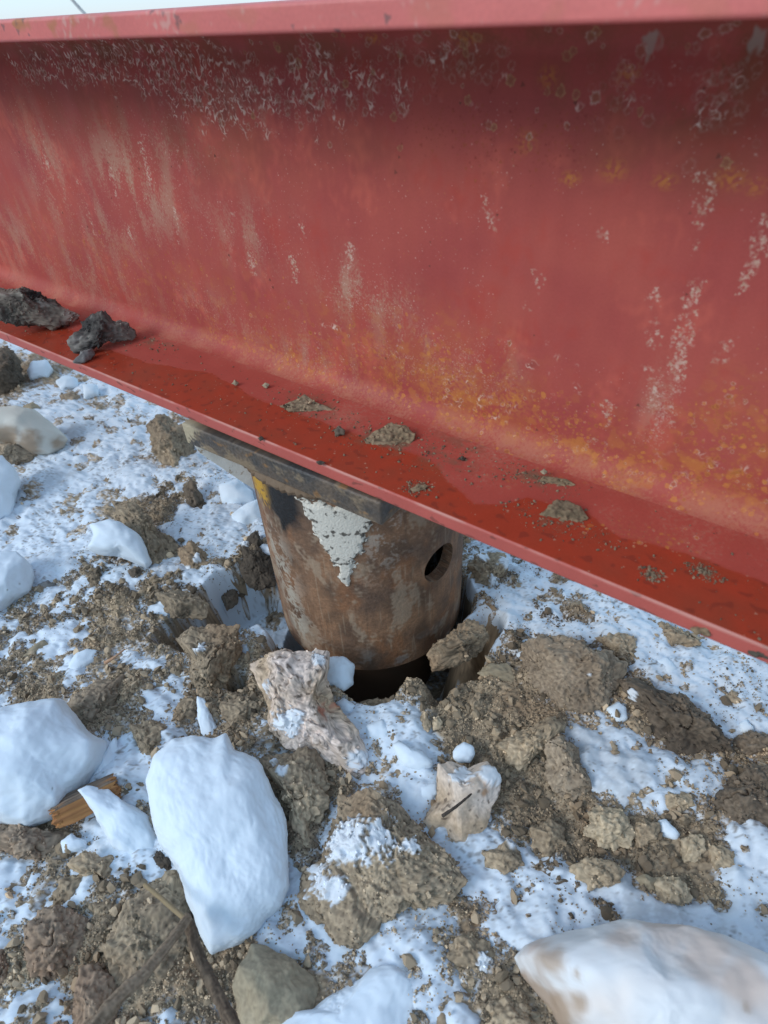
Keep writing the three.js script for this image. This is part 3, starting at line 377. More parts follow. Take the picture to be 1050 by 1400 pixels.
  { const p = pg.attributes.position, u = pg.attributes.uv, q = pg.attributes.normal; for (let i = 0; i < p.count; i++) { const side = Math.abs(q.getX(i)) > 0.7 ? p.getZ(i) : p.getX(i); u.setXY(i, (side + 0.08) / 0.16, (Math.abs(q.getY(i)) > 0.7 ? clamp(p.getZ(i) / 8, -0.009, 0.009) : p.getY(i)) / 0.02 + 0.5); } }
  const plate = put('cap_plate', pg, P.material({ metalness: 0.1 }, 0.0012), pile); plate.position.set(0.0, 0.1705, 0); plate.rotation.z = 0.024;
  const bead = new THREE.TorusGeometry(PR + 0.001, 0.004, 10, 220); bead.rotateX(Math.PI / 2); bead.translate(0, 0.1605, 0);
  { const p = bead.attributes.position; for (let i = 0; i < p.count; i++) { const x = p.getX(i), y = p.getY(i), z = p.getZ(i), a = Math.atan2(z, x), s = 1 + 0.014 * Math.sin(a * 90 + 2 * noise(a * 9, 0, 160)) + 0.016 * noise(a * 30, y * 300, 161); p.setXYZ(i, x * s, y + 0.001 * noise(a * 22, 3, 162), z * s); } bead.computeVertexNormals(); }
  put('weld_bead', bead, new THREE.MeshStandardMaterial({ color: new THREE.Color().setRGB(0.16, 0.105, 0.065), roughness: 0.8 }), pile);
  // gusset between the cap plate's corner and the pipe, white with frost and brown specks
  const gs = new THREE.Shape(); gs.moveTo(0, 0); gs.lineTo(0.031, 0); gs.lineTo(0.029, -0.006); gs.quadraticCurveTo(0.016, -0.022, 0.008, -0.032); gs.lineTo(0, -0.041);
  const gg = new THREE.ExtrudeGeometry(gs, { depth: 0.005, bevelEnabled: true, bevelSize: 0.0008, bevelThickness: 0.0008, bevelSegments: 2, curveSegments: 10 }); gg.translate(PR - 0.0015, 0.1625, -0.0025);
  const Gs = new Sheet(256, 256, 0, 0, 0.06, 0.06); Gs.each((x, y, k) => { const n = fbm(x * 120, y * 120, 170, 3), f = noise(x * 900, y * 900, 171); Gs.set(k, [0.62 + 0.08 * n, 0.6 + 0.08 * n, 0.56 + 0.08 * n]); Gs.mix(k, [0.30, 0.2, 0.12], 0.8 * sstep(0.38, 0.6, noise(x * 200, y * 200, 172) + 0.35 * f)); Gs.r[k] = 0.85; Gs.b[k] = 0.5 + 0.2 * f; });
  { const p = gg.attributes.position, u = gg.attributes.uv; for (let i = 0; i < p.count; i++) u.setXY(i, (p.getX(i) - 0.06) / 0.06, (p.getY(i) - 0.11) / 0.06); }
  const gm = Gs.material({}, 0.0005);
  for (const a of [-0.75, 0.25, 0.75]) { const q = put('gusset', gg, gm, pile); q.rotation.y = a * Math.PI; if (a === -0.75) q.userData.label = 'frost whitened gusset'; }

  // crust of snow frozen to the pipe under the plate's corner
  const M = 170, pos = [], col = [], idx = [], th0 = Math.atan2(0.0193, 0.0673) + 0.16;
  const edge = [[-0.30, 0.002], [-0.24, -0.012], [-0.20, -0.022], [-0.06, -0.044], [0.03, -0.062], [0.09, -0.067], [0.16, -0.054], [0.27, -0.034], [0.38, -0.014], [0.46, 0.002], [0.2, 0.003], [-0.1, 0.003]].map(([a, y]) => [a * PR, y]);
  const inside = (x, y) => { let c = false, d = 1; for (let i = 0, j = edge.length - 1; i < edge.length; j = i++) { const [xi, yi] = edge[i], [xj, yj] = edge[j]; if ((yi > y) !== (yj > y) && x < (xj - xi) * (y - yi) / (yj - yi) + xi) c = !c; const dx = xj - xi, dy = yj - yi, t = clamp(((x - xi) * dx + (y - yi) * dy) / (dx * dx + dy * dy)); d = Math.min(d, Math.hypot(x - xi - t * dx, y - yi - t * dy)); } return c ? d : -d; };
  for (let j = 0; j <= M; j++) for (let i = 0; i <= M; i++) {
    const a = -0.36 + 0.9 * i / M, y = 0.006 - 0.078 * j / M, d = inside(a * PR, y) + 0.006 * noise(a * 9, y * 130, 184) + 0.0022 * noise(a * 26, y * 430, 181) + 0.0008 * noise(a * 90, y * 1300, 182);
    const h = -0.0016 + 0.0034 * sstep(-0.001, 0.006, d) + 0.00022 * noise(a * 70, y * 900, 183) , R = PR + h;
    pos.push(R * Math.sin(th0 + a), y, R * Math.cos(th0 + a)); const s = sstep(0.24, 0.5, 0.8 * noise(a * 26, y * 370, 185) + 0.75 * noise(a * 9, y * 130, 187) + 0.3 * noise(a * 70, y * 1000, 189) + 0.30 * (1 - sstep(0.0, 0.006, d))), q = 1 + 0.08 * noise(a * 40, y * 400, 188);
    col.push(...mix3([0.62 * q, 0.58 * q, 0.51 * q], [0.05, 0.04, 0.032], s * 0.9));
  }
  for (let j = 0; j < M; j++) for (let i = 0; i < M; i++) { const a = i + j * (M + 1), b = a + 1, c = a + M + 1, d = c + 1; idx.push(a, c, b, b, c, d); }
  const sg = new THREE.BufferGeometry(); sg.setAttribute('position', new THREE.Float32BufferAttribute(pos, 3)); sg.setAttribute('color', new THREE.Float32BufferAttribute(col, 3)); sg.setIndex(idx); sg.computeVertexNormals();
  const crust = put('snow_crust', sg, snowMat); crust.position.set(0, -0.028, 0); tag(crust, 'patch of dirty white snow crust frozen onto the pile below the cap plate corner', 'snow');
}

// ---------------------------------------------------------------- lumps: snow, ice, soil and stone
const spheres = {};
function ball(detail) { if (!spheres[detail]) { const g = new THREE.IcosahedronGeometry(1, detail); g.deleteAttribute('uv'); g.deleteAttribute('normal'); spheres[detail] = mergeVertices(g, 1e-6); } return spheres[detail]; }
const KIND = {
  snow: { c: [0.70, 0.785, 0.87], smooth: 1 }, ice: { c: [0.62, 0.60, 0.54], smooth: 1, stain: [0.26, 0.15, 0.07], stainAt: 0.32 },
  pink: { c: [0.66, 0.55, 0.49], alt: [0.44, 0.32, 0.21], grain: 0.2, stain: [0.42, 0.16, 0.1], stainAt: 0.42 }, quartz: { c: [0.66, 0.56, 0.49], alt: [0.46, 0.34, 0.23], facet: 1, stain: [0.36, 0.19, 0.09], stainAt: 0.42, smooth: 0.6, speck: 1 },
  icerock: { c: [0.72, 0.735, 0.755], alt: [0.70, 0.62, 0.57], smooth: 0.95, stain: [0.33, 0.205, 0.11], stainAt: 0.36 },
  stone: { c: [0.38, 0.315, 0.215], alt: [0.28, 0.225, 0.15], smooth: 0.55 }, stonegrey: { c: [0.20, 0.19, 0.18], alt: [0.14, 0.13, 0.12], smooth: 0.7 },
  clod: { c: null, grain: 1 }, clodbrown: { c: [0.22, 0.165, 0.115], alt: [0.36, 0.28, 0.20], grain: 1 }, tanclod: { c: [0.47, 0.37, 0.25], alt: [0.32, 0.245, 0.165], grain: 1.15 },
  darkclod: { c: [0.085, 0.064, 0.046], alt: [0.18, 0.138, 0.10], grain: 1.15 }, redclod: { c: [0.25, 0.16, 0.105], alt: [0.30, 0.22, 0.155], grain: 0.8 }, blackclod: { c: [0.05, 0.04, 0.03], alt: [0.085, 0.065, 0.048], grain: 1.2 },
  black2: { c: [0.022, 0.02, 0.019], alt: [0.20, 0.16, 0.125], grain: 1.2, stain: [0.36, 0.31, 0.26], stainAt: 0.0 }, black3: { c: [0.045, 0.04, 0.037], alt: [0.16, 0.135, 0.115], grain: 1.5, stain: [0.30, 0.27, 0.24], stainAt: 0.12 },
  mud: { c: [0.25, 0.175, 0.10], alt: [0.14, 0.098, 0.06], grain: 0.25 }, clodwet: { c: [0.17, 0.115, 0.065], alt: [0.25, 0.18, 0.115], grain: 0.25, stain: [0.40, 0.33, 0.30], stainAt: 0.42 },
};
const stoneMat = new THREE.MeshStandardMaterial({ vertexColors: true, roughness: 0.8 }), iceMat = new THREE.MeshStandardMaterial({ vertexColors: true, roughness: 0.55 }), chunkMat = snowMat;
let lumpCount = 0; const GRAINS = [];
function lump(name, label, category, group, kind, at, nrm, thick, outline, opts) {
  const K = KIND[kind], id = ++lumpCount * 7.31, N = new THREE.Vector3(...nrm).normalize(), U = new THREE.Vector3(0, 1, 0).cross(N).normalize(), V = N.clone().cross(U);
  const pts = outline.map((p) => [p[0] / 2000, p[1] / 2000]); let hu = 0, hv = 0; for (const p of pts) { hu = Math.max(hu, Math.abs(p[0])); hv = Math.max(hv, Math.abs(p[1])); }
  // radius of the outline by direction, in a frame that makes it roughly round
  const q = pts.map((p) => [p[0] / hu, p[1] / hv]), TBL = 360, tbl = new Float32Array(TBL);
  for (let t = 0; t < TBL; t++) {
    const a = t / TBL * 2 * Math.PI, dx = Math.cos(a), dy = Math.sin(a); let best = 0.12;
    for (let i = 0; i < q.length; i++) { const [x0, y0] = q[i], [x1, y1] = q[(i + 1) % q.length], ex = x1 - x0, ey = y1 - y0, den = dx * ey - dy * ex; if (Math.abs(den) < 1e-9) continue; const s = (x0 * ey - y0 * ex) / den, w = (x0 * dy - y0 * dx) / den; if (s > 0 && w >= 0 && w <= 1) best = Math.max(best, s); }
    tbl[t] = best;
  }
  const size = (hu + hv) / 2, dist = Math.hypot(at[0] - camera.position.x, at[1] - camera.position.y, at[2] - camera.position.z), soft = K.smooth ?? 0;
  const e = (soft > 0.9 ? 0.0014 : 0.00095) * Math.max(0.75, dist / 0.42), det = Math.round(clamp(Math.sqrt(4 * Math.PI * size * Math.max(size * 0.7, thick) / (0.43 * e * e) / 20), 3, 64)), B = ball(det), bp = B.attributes.position, n = bp.count;
  const ex = soft > 0.9 ? 2.4 : 3.0, planes = [];
  const nf = K.facet ? 16 : kind === 'icerock' ? 9 : soft > 0.9 ? 7 : 18;
  for (let i = 0; i < nf; i++) { const w = new THREE.Vector3(hash(i, lumpCount, 1, 5) * 2 - 1, hash(i, lumpCount, 2, 5) * 2 - 1, (hash(i, lumpCount, 3, 5) < 0.8 ? 1 : -1) * (0.45 + 0.9 * hash(i, lumpCount, 4, 5))).normalize(); planes.push([w.x, w.y, w.z, (soft > 0.9 ? 0.80 : 0.58) + 0.24 * hash(i, lumpCount, 6, 5) + (soft > 0.9 && size < 0.011 ? 0.3 : 0) + (opts.flat ? 0.06 : kind === 'icerock' ? 0.05 : 0)]); }
  const pos = new Float32Array(n * 3), col = new Float32Array(n * 3), P = new THREE.Vector3(), D = new THREE.Vector3();
  for (let i = 0; i < n; i++) {
    let x = bp.getX(i), y = bp.getY(i), z = bp.getZ(i); const h = Math.hypot(x, y), lp = Math.pow(Math.pow(h, ex) + Math.pow(Math.abs(z), ex), -1 / ex); x *= lp; y *= lp; z *= lp;
    for (const w of planes) { const d = x * w[0] + y * w[1] + z * w[2] - w[3]; if (d > 0) { const s = d * (kind === 'icerock' ? 0.6 : soft > 0.9 ? 0.7 : 0.95); x -= w[0] * s; y -= w[1] * s; z -= w[2] * s; } }
    let a = Math.atan2(y, x) / (2 * Math.PI) * TBL; if (a < 0) a += TBL; const i0 = Math.floor(a) % TBL, R = tbl[i0] + (tbl[(i0 + 1) % TBL] - tbl[i0]) * (a - Math.floor(a));
    const lx = x * R * hu, ly = y * R * hv, lz = z * thick; P.set(0, 0, 0).addScaledVector(U, lx).addScaledVector(V, ly).addScaledVector(N, lz);
    D.set(0, 0, 0).addScaledVector(U, x / hu).addScaledVector(V, y / hv).addScaledVector(N, z / thick).normalize();
    const X = P.x + id, Y = P.y + id * 0.37, Z = P.z; let o = 0, crev = 0;
    if (soft > 0.9) { const k = 1 / Math.max(0.012, size); o = size * (0.06 * noise(X * k * 1.6, Y * k * 1.6, Z * k * 1.6) + 0.018 * noise(X * k * 4, Y * k * 4, Z * k * 4)) + 0.0008 * noise(X * 95, Y * 95, Z * 95) + 0.0004 * noise(X * 190, Y * 190, Z * 190) + (kind === 'snow' ? 0.00022 * noise(X * 330, Y * 330, Z * 330) + 0.00035 * noise(X * 640, Y * 640, Z * 640) : 0.0002 * noise(X * 500, Y * 500, Z * 500)); }
    else {
      const k = 1 / Math.max(0.010, size), gq = K.grain ?? 0.35;
      o = size * (0.10 * noise(X * k * 1.6, Y * k * 1.6, Z * k * 1.6) + 0.035 * noise(X * k * 4, Y * k * 4, Z * k * 4)); if (soft < 0.5) { const lw = noise(X * k * 1.9 + 4, Y * k * 1.9, Z * k * 1.9) + 0.25 * noise(X * k * 7, Y * k * 7, Z * k * 7); o += size * (0.065 * sstep(-0.03, 0.03, lw) + 0.04 * sstep(-0.03, 0.03, noise(X * k * 3.3, Y * k * 3.3 + 8, Z * k * 3.3) + 0.2 * noise(X * k * 12, Y * k * 12, Z * k * 12)) - 0.07); }
      if (soft < 0.5) {
        const c1 = cells3(X * 130, Y * 130, Z * 130, 3), c2 = cells3(X * 330, Y * 330, Z * 330, 8), act = clamp(0.45 + 0.9 * noise(X * 35, Y * 35, Z * 35 + 5));
        o += gq * Math.min(1, size / 0.012) * (0.0017 * (0.5 - c1[0]) * (0.3 + c1[2]) * act + 0.0013 * (0.5 - c2[0]) * (0.3 + c2[2]) * (0.5 + act));
        const crack = Math.abs(noise(X * 42, Y * 42, Z * 42 + 9) + 0.3 * noise(X * 150, Y * 150, Z * 150)); crev = (1 - sstep(0.0, 0.032, crack)) * sstep(-0.05, 0.2, noise(X * 22 + 5, Y * 22, Z * 22)); if (size > 0.012) o -= crev * (kind === 'darkclod' ? 0.0042 : 0.003);
      }
      o += (soft > 0.5 || kind === 'pink' ? 0.0003 : 0.0008) * noise(X * 480, Y * 480, Z * 480) + 0.0004 * (soft > 0.5 ? 0.4 : 1) * noise(X * 950, Y * 950, Z * 950);
    }
    let c = K.c ? K.alt ? mix3(K.c, K.alt, clamp((kind === 'icerock' ? 0.1 : 0.5) + 0.9 * fbm(X * 30, Y * 30, Z * 30, 3))) : K.c : soilColour(X, Y, Z);
    if (K.c && soft < 0.9) { const f = 1 + (soft ? 0.3 : 0.55) * noise(X * 480, Y * 480, Z * 480) + (soft ? 0.25 : 0.45) * noise(X * 1000, Y * 1000, Z * 1000); c = [c[0] * f, c[1] * f, c[2] * f]; }
    const near = (L) => { let q = -1; for (const w of L) q = Math.max(q, 1 - Math.hypot(lx - w[0], ly - w[1]) / w[2]); return q; };
    if (opts.veins) c = mix3(c, [0.64, 0.50, 0.42], 0.7 * sstep(-0.05, 0.75, near(opts.veins) + 0.55 * fbm(X * 60, Y * 60, Z * 60 + 33, 3)));
    if (K.stain) { const b = opts.spots ? near(opts.spots) * 0.8 + 0.35 : 0; c = mix3(c, K.stain, (opts.spots ? 0.75 : 0.9) * sstep(K.stainAt - (opts.spots ? 0.12 : 0), K.stainAt + (opts.spots ? 0.6 : 0.3), (opts.spots ? 0.5 : 0.75) * fbm(X * 44, Y * 44, Z * 44 + 60, 4) + b + 0.16 * noise(X * 300, Y * 300, Z * 300))); }
    if (K.speck || kind === 'pink') c = mix3(c, [0.09, 0.06, 0.04], 0.8 * sstep(0.36, 0.5, noise(X * 330, Y * 330, Z * 330 + 70) + 0.25 * noise(X * 60, Y * 60, Z * 60)));
    if (kind === 'snow') c = mix3(c, [0.10, 0.08, 0.06], 0.8 * sstep(0.80, 0.88, noise(X * 420, Y * 420, Z * 420 + 80) + 0.3 * noise(X * 45, Y * 45, Z * 45)));
    if (opts.snow && lz > 0) { let s = -1; for (const w of opts.snow) s = Math.max(s, 1 - Math.hypot(lx - w[0], ly - w[1]) / w[2]); s += 0.6 * noise(X * 110, Y * 110, Z * 110 + 90) + 0.6 * noise(X * 420, Y * 420, Z * 420) + 0.35 * noise(X * 900, Y * 900, Z * 900); const t = sstep(0.1, 0.4, s); if (t > 0) { c = mix3(c, [0.70, 0.74, 0.79], t * 0.96); o += 0.0016 * t; } }
    P.addScaledVector(D, o); pos[i * 3] = P.x; pos[i * 3 + 1] = P.y; pos[i * 3 + 2] = P.z; col[i * 3] = c[0]; col[i * 3 + 1] = c[1]; col[i * 3 + 2] = c[2];
  }
  const g = new THREE.BufferGeometry(); g.setAttribute('position', new THREE.BufferAttribute(pos, 3)); g.setAttribute('color', new THREE.BufferAttribute(col, 3)); g.setIndex(B.index.clone()); g.computeVertexNormals();
  if (soft < 0.5 || kind === 'pink') {                        // grains that cling to the lump
    const nn = g.attributes.normal, many = Math.min(5200, Math.round(size * size * 4 * 240000 * (K.grain ?? 0.5)));
    for (let i = 0; i < many; i++) { const k = Math.floor(rnd() * n), x = pos[k * 3], y = pos[k * 3 + 1], z = pos[k * 3 + 2]; if (noise(x * 70 + id, y * 70, z * 70) < -0.08 || nn.getX(k) * N.x + nn.getY(k) * N.y + nn.getZ(k) * N.z < -0.3) continue; const s = 0.00022 + 0.00062 * Math.pow(rnd(), 2.5) + (rnd() < 0.03 ? rr(0.0004, 0.0012) : 0); GRAINS.push([at[0] + x + nn.getX(k) * s * 0.3, at[1] + y + nn.getY(k) * s * 0.3, at[2] + z + nn.getZ(k) * s * 0.3, s, col[k * 3], col[k * 3 + 1], col[k * 3 + 2]]); }
  }
  const m = put(name, g, kind === 'snow' ? chunkMat : kind === 'ice' || kind === 'icerock' || kind === 'quartz' ? iceMat : soft > 0 ? stoneMat : soilMat); m.position.set(...at); tag(m, label, category, group); return m;
}
lump("snow_chunk", "large rounded snow chunk resting on the soil at the left, above the broken wood", "snow chunk", "loose snow chunks on the ground", "snow", [-0.0663, -0.1486, 0.2355], [0.41, 0.91, 0.02], 0.0266, [[-26,95],[5,81],[34,68],[61,45],[62,9],[61,-9],[67,-37],[48,-50],[21,-58],[3,-56],[-11,-64],[-29,-58],[-44,-51],[-60,-25],[-75,4]], {flat: 1});
lump("snow_chunk", "snow chunk wedged between the large left chunk and the tall centre chunk, over the wood", "snow chunk", "loose snow chunks on the ground", "snow", [-0.0035, -0.1575, 0.2278], [0.34, 0.94, 0.04], 0.0086, [[-13,58],[-2,55],[12,34],[19,9],[29,-18],[20,-46],[13,-52],[-4,-47],[-12,-32],[-17,-20],[-15,9],[-12,31]], {});
lump("snow_chunk", "thin pointed snow sliver standing behind the broken wood", "snow chunk", "loose snow chunks on the ground", "snow", [-0.0425, -0.1609, 0.2096], [0.38, 0.92, 0.06], 0.0058, [[24,20],[19,2],[8,-16],[-9,-32],[-22,-7],[3,10]], {});
lump("snow_chunk", "tallest and largest snow slab, leaning in the middle of the left half", "snow chunk", "loose snow chunks on the ground", "snow", [0.0563, -0.1499, 0.2033], [0.27, 0.96, 0.08], 0.0174, [[6,125],[26,116],[44,101],[59,96],[59,76],[68,60],[75,43],[73,14],[72,-9],[64,-30],[56,-45],[39,-78],[23,-86],[6,-86],[-8,-90],[-27,-88],[-50,-79],[-52,-61],[-49,-34],[-44,2],[-46,32],[-47,53],[-42,76],[-34,98],[-17,119]], {flat: 1});
lump("snow_chunk", "smooth snow slab at the bottom edge beside the tan stone", "snow chunk", "loose snow chunks on the ground", "snow", [0.1513, -0.1629, 0.2201], [0.12, 0.99, 0.05], 0.0101, [[-63,20],[-42,28],[-18,17],[-3,18],[18,17],[30,14],[39,17],[55,11],[68,-1],[69,-14],[58,-32],[39,-53],[-9,-35],[-50,-4]], {});
lump("snow_chunk", "rounded snow chunk at the left edge above the grey pebble", "snow chunk", "loose snow chunks on the ground", "snow", [-0.2342, -0.1547, 0.166], [0.53, 0.84, 0.1], 0.0176, [[-11,61],[21,46],[35,40],[41,6],[36,-12],[18,-30],[-6,-31],[-29,-34],[-52,-25]], {});
lump("snow_chunk", "wedge shaped snow chunk standing alone on the soil bank left of the pile", "snow chunk", "loose snow chunks on the ground", "snow", [-0.1818, -0.1418, 0.0935], [0.49, 0.85, 0.19], 0.0149, [[-31,49],[0,45],[14,33],[28,9],[34,-22],[32,-51],[21,-54],[10,-38],[-7,-19],[-30,-6],[-46,12],[-33,27]], {});
lump("snow_chunk", "upright snow chunk at the left edge below the dirty ice lump", "snow chunk", "loose snow chunks on the ground", "snow", [-0.3519, -0.1492, 0.1074], [0.58, 0.8, 0.15], 0.0175, [[-1,75],[31,60],[40,30],[34,-1],[14,-23],[-6,-54],[-27,-57],[-53,-45]], {});
lump("ice_chunk", "dirty white ice lump with a brown underside at the left edge", "ice chunk", null, "ice", [-0.4176, -0.1412, 0.0438], [0.6, 0.78, 0.2], 0.0206, [[-55,70],[3,56],[37,32],[52,-4],[67,-46],[53,-62],[23,-67],[-4,-52],[-30,-27],[-80,6]], {spots: [[-0.0184, -0.0043, 0.0141], [0.0003, -0.0199, 0.0124], [0.0234, -0.026, 0.0088]]});
lump("snow_chunk", "long snow lump lying left of the round snow ball", "snow chunk", "loose snow chunks on the ground", "snow", [0.1077, -0.1619, 0.1002], [0.18, 0.96, 0.24], 0.0065, [[-24,14],[-15,18],[-3,10],[13,4],[23,-6],[24,-14],[9,-17],[-10,-12],[-18,-3]], {});
lump("snow_chunk", "round snow ball on top of the translucent pink rock", "snow chunk", "loose snow chunks on the ground", "snow", [0.1321, -0.1605, 0.0819], [0.14, 0.95, 0.27], 0.0046, [[-13,0],[-8,9],[0,12],[11,8],[13,-1],[8,-10],[-4,-12],[-12,-8]], {});
lump("snow_chunk", "small square snow chunk at the foot of the biggest clod", "snow chunk", "loose snow chunks on the ground", "snow", [0.1959, -0.1622, 0.0045], [0.04, 0.93, 0.36], 0.0048, [[-14,1],[-2,14],[8,11],[14,-3],[5,-12],[-5,-11]], {});
lump("snow_chunk", "small upright snow spike behind the tallest slab", "snow chunk", "loose snow chunks on the ground", "snow", [-0.014, -0.1607, 0.1538], [0.34, 0.93, 0.14], 0.0032, [[-1,31],[6,22],[6,-2],[6,-18],[-3,-28],[-15,-18],[-11,2]], {});
lump("snow_chunk", "white snow wedge against the pale pink slab next to the dark hole", "snow chunk", "loose snow chunks on the ground", "snow", [0.0339, -0.1614, 0.0803], [0.27, 0.93, 0.25], 0.0083, [[-19,20],[-9,25],[11,22],[24,7],[17,-17],[3,-24],[-21,-10]], {});
lump("snow_chunk", "small snow lump below the long lump, left of the translucent rock", "snow chunk", "loose snow chunks on the ground", "snow", [0.1275, -0.1639, 0.1121], [0.15, 0.96, 0.22], 0.0039, [[-12,5],[-1,9],[10,11],[12,-1],[3,-10],[-11,-7]], {});
lump("snow_chunk", "double snow lump on the soil under the broken wood", "snow chunk", "loose snow chunks on the ground", "snow", [-0.0165, -0.1622, 0.2483], [0.35, 0.94, 0.01], 0.004, [[-8,12],[4,10],[5,2],[10,-8],[6,-15],[-3,-9],[-12,0]], {});
lump("snow_chunk", "small snow lump beside the reddish clod", "snow chunk", "loose snow chunks on the ground", "snow", [0.0316, -0.1629, 0.2667], [0.29, 0.96, -0.02], 0.0034, [[-7,9],[2,9],[8,1],[7,-8],[-1,-9],[-9,1]], {});
lump("snow_chunk", "snow block behind the cap plate gusset, left of the pile", "snow chunk", "loose snow chunks on the ground", "snow", [-0.1684, -0.1588, -0.0185], [0.44, 0.84, 0.31], 0.0108, [[-29,22],[6,28],[27,-3],[27,-30],[-10,-26],[-32,-12]], {});
lump("snow_chunk", "larger snow bank lump against the upper left of the pile", "snow chunk", "loose snow chunks on the ground", "snow", [-0.1412, -0.1599, -0.0046], [0.43, 0.85, 0.3], 0.0073, [[-30,2],[-1,16],[31,22],[24,-27],[-17,-25]], {});
lump("snow_chunk", "small snow lump with black specks on the ledge left of the hole", "snow chunk", "loose snow chunks on the ground", "snow", [-0.129, -0.1616, 0.0917], [0.44, 0.87, 0.2], 0.0044, [[-19,3],[7,12],[21,3],[12,-12],[-7,-11]], {});
lump("snow_chunk", "low snow lump left of the orange splinter", "snow chunk", "loose snow chunks on the ground", "snow", [-0.1225, -0.1625, 0.1744], [0.45, 0.89, 0.1], 0.0051, [[-21,3],[-1,16],[13,16],[24,3],[15,-10],[-3,-10],[-19,-11]], {});
lump("snow_chunk", "small oblong snow piece among the tan crumbs at the right", "snow chunk", "loose snow chunks on the ground", "snow", [0.2434, -0.1631, 0.0554], [-0.03, 0.95, 0.3], 0.0034, [[-13,1],[-7,8],[11,2],[11,-5],[-2,-10]], {});
lump("snow_chunk", "small snow ball on the right slope below the dark clod", "snow chunk", "loose snow chunks on the ground", "snow", [0.2395, -0.1631, 0.0251], [-0.03, 0.94, 0.34], 0.0026, [[-7,-2],[-4,6],[5,7],[7,-2],[0,-9]], {});
lump("snow_chunk", "small snow ball in the dark crack at the right", "snow chunk", "loose snow chunks on the ground", "snow", [0.2624, -0.1627, -0.0302], [-0.06, 0.92, 0.4], 0.0028, [[-8,-2],[-4,9],[7,4],[7,-6],[-2,-10]], {});
lump("snow_chunk", "flat snow cap lying on the dark clod at the right edge", "snow chunk", "loose snow chunks on the ground", "snow", [0.277, -0.1589, 0.0088], [-0.08, 0.93, 0.36], 0.0036, [[-21,0],[-13,11],[3,25],[20,0],[3,-19],[-10,-19]], {});
lump("snow_chunk", "low snow lump near the bottom edge left of the sandy clod", "snow chunk", "loose snow chunks on the ground", "snow", [0.1706, -0.1645, 0.1771], [0.08, 0.99, 0.13], 0.0032, [[-12,1],[0,8],[13,4],[11,-5],[-4,-8]], {});
lump("snow_chunk", "small snow lump on the right of the pale pink slab", "snow chunk", "loose snow chunks on the ground", "snow", [0.0532, -0.1627, 0.0968], [0.25, 0.94, 0.23], 0.0043, [[-12,7],[0,11],[13,-1],[6,-12],[-8,-8]], {});
lump("snow_chunk", "rounded snow lump between the pale pink slab and the crumbly soil", "snow chunk", "loose snow chunks on the ground", "snow", [0.0816, -0.1632, 0.0978], [0.21, 0.95, 0.24], 0.0054, [[-18,9],[4,14],[19,-2],[9,-15],[-14,-9]], {});
lump("snow_chunk", "shallow snow lump in the snowfield under the beam at the right", "snow chunk", "loose snow chunks on the ground", "snow", [0.2096, -0.1629, -0.0466], [0.02, 0.91, 0.41], 0.0047, [[-16,2],[-4,14],[14,4],[10,-10],[-7,-11]], {});
lump("snow_chunk", "far snow block under the beam at the upper left", "snow chunk", "loose snow chunks on the ground", "snow", [-0.5739, -0.1576, -0.0565], [0.62, 0.75, 0.24], 0.0105, [[-29,7],[-6,26],[27,20],[30,-6],[10,-30],[-28,-19]], {});
lump("snow_chunk", "far low snow lump right of the far block under the beam", "snow chunk", "loose snow chunks on the ground", "snow", [-0.5142, -0.16, -0.0573], [0.6, 0.76, 0.25], 0.0072, [[-24,13],[5,20],[26,7],[22,-19],[-17,-16]], {});
lump("snow_chunk", "far small square snow block just below the beam edge", "snow chunk", "loose snow chunks on the ground", "snow", [-0.4682, -0.1599, -0.0605], [0.59, 0.77, 0.27], 0.0073, [[-11,23],[20,13],[13,-16],[-20,-14]], {});
lump("frozen_rock", "pale pink and tan frozen slab leaning at the front of the pile hole", "rock", null, "pink", [0.0439, -0.1492, 0.1201], [0.28, 0.94, 0.21], 0.0176, [[-61,86],[-37,91],[-14,84],[9,81],[32,78],[47,73],[42,57],[31,40],[36,15],[43,-11],[55,-37],[56,-63],[55,-88],[40,-90],[27,-72],[4,-58],[-15,-44],[-35,-32],[-49,-15],[-54,13],[-58,46]], {snow: [[-0.0266, 0.0225, 0.0062], [-0.0121, -0.0024, 0.0095], [0.0158, 0.0336, 0.0071], [0.0234, -0.0324, 0.0067]]});
lump("frozen_rock", "cracked translucent pinkish rock beneath the round snow ball", "rock", null, "quartz", [0.1463, -0.1592, 0.109], [0.12, 0.97, 0.23], 0.0126, [[-29,38],[-11,44],[6,40],[27,48],[40,30],[42,15],[34,-5],[31,-20],[17,-36],[-3,-42],[-17,-27],[-31,-33],[-41,-23],[-26,-1]], {snow: [[0.0006, 0.0139, 0.0068], [0.0149, 0.0145, 0.0063]]});
lump("frozen_rock", "large white frozen rock with brown stains in the bottom right corner", "rock", null, "icerock", [0.2622, -0.1566, 0.1349], [-0.07, 0.98, 0.2], 0.0349, [[-99,-80],[-101,-67],[-90,-41],[-73,-10],[-47,29],[-22,58],[0,78],[20,90],[45,104],[64,103],[85,59],[58,-2],[8,-56],[-35,-79],[-64,-81],[-83,-84]], {spots: [[-0.0344, -0.028, 0.0104], [-0.0404, -0.0429, 0.0052], [-0.0324, -0.0424, 0.0078], [-0.0225, -0.0389, 0.0104], [-0.0177, -0.0281, 0.006], [-0.0246, -0.0229, 0.0043], [0.0226, 0.0219, 0.0043]], veins: [[-0.0237, 0.0023, 0.0112], [-0.0134, 0.0192, 0.013], [0.0013, 0.0273, 0.0156], [0.0141, 0.0292, 0.013], [-0.0452, -0.0299, 0.0078]]});
lump("tan_stone", "plain tan stone at the bottom edge right of the dark twig", "stone", null, "stone", [0.1217, -0.1612, 0.2316], [0.17, 0.99, 0.03], 0.0141, [[-26,31],[-10,39],[6,45],[16,35],[28,10],[33,-10],[32,-24],[18,-36],[4,-33],[-15,-29],[-33,-16],[-37,6]], {});
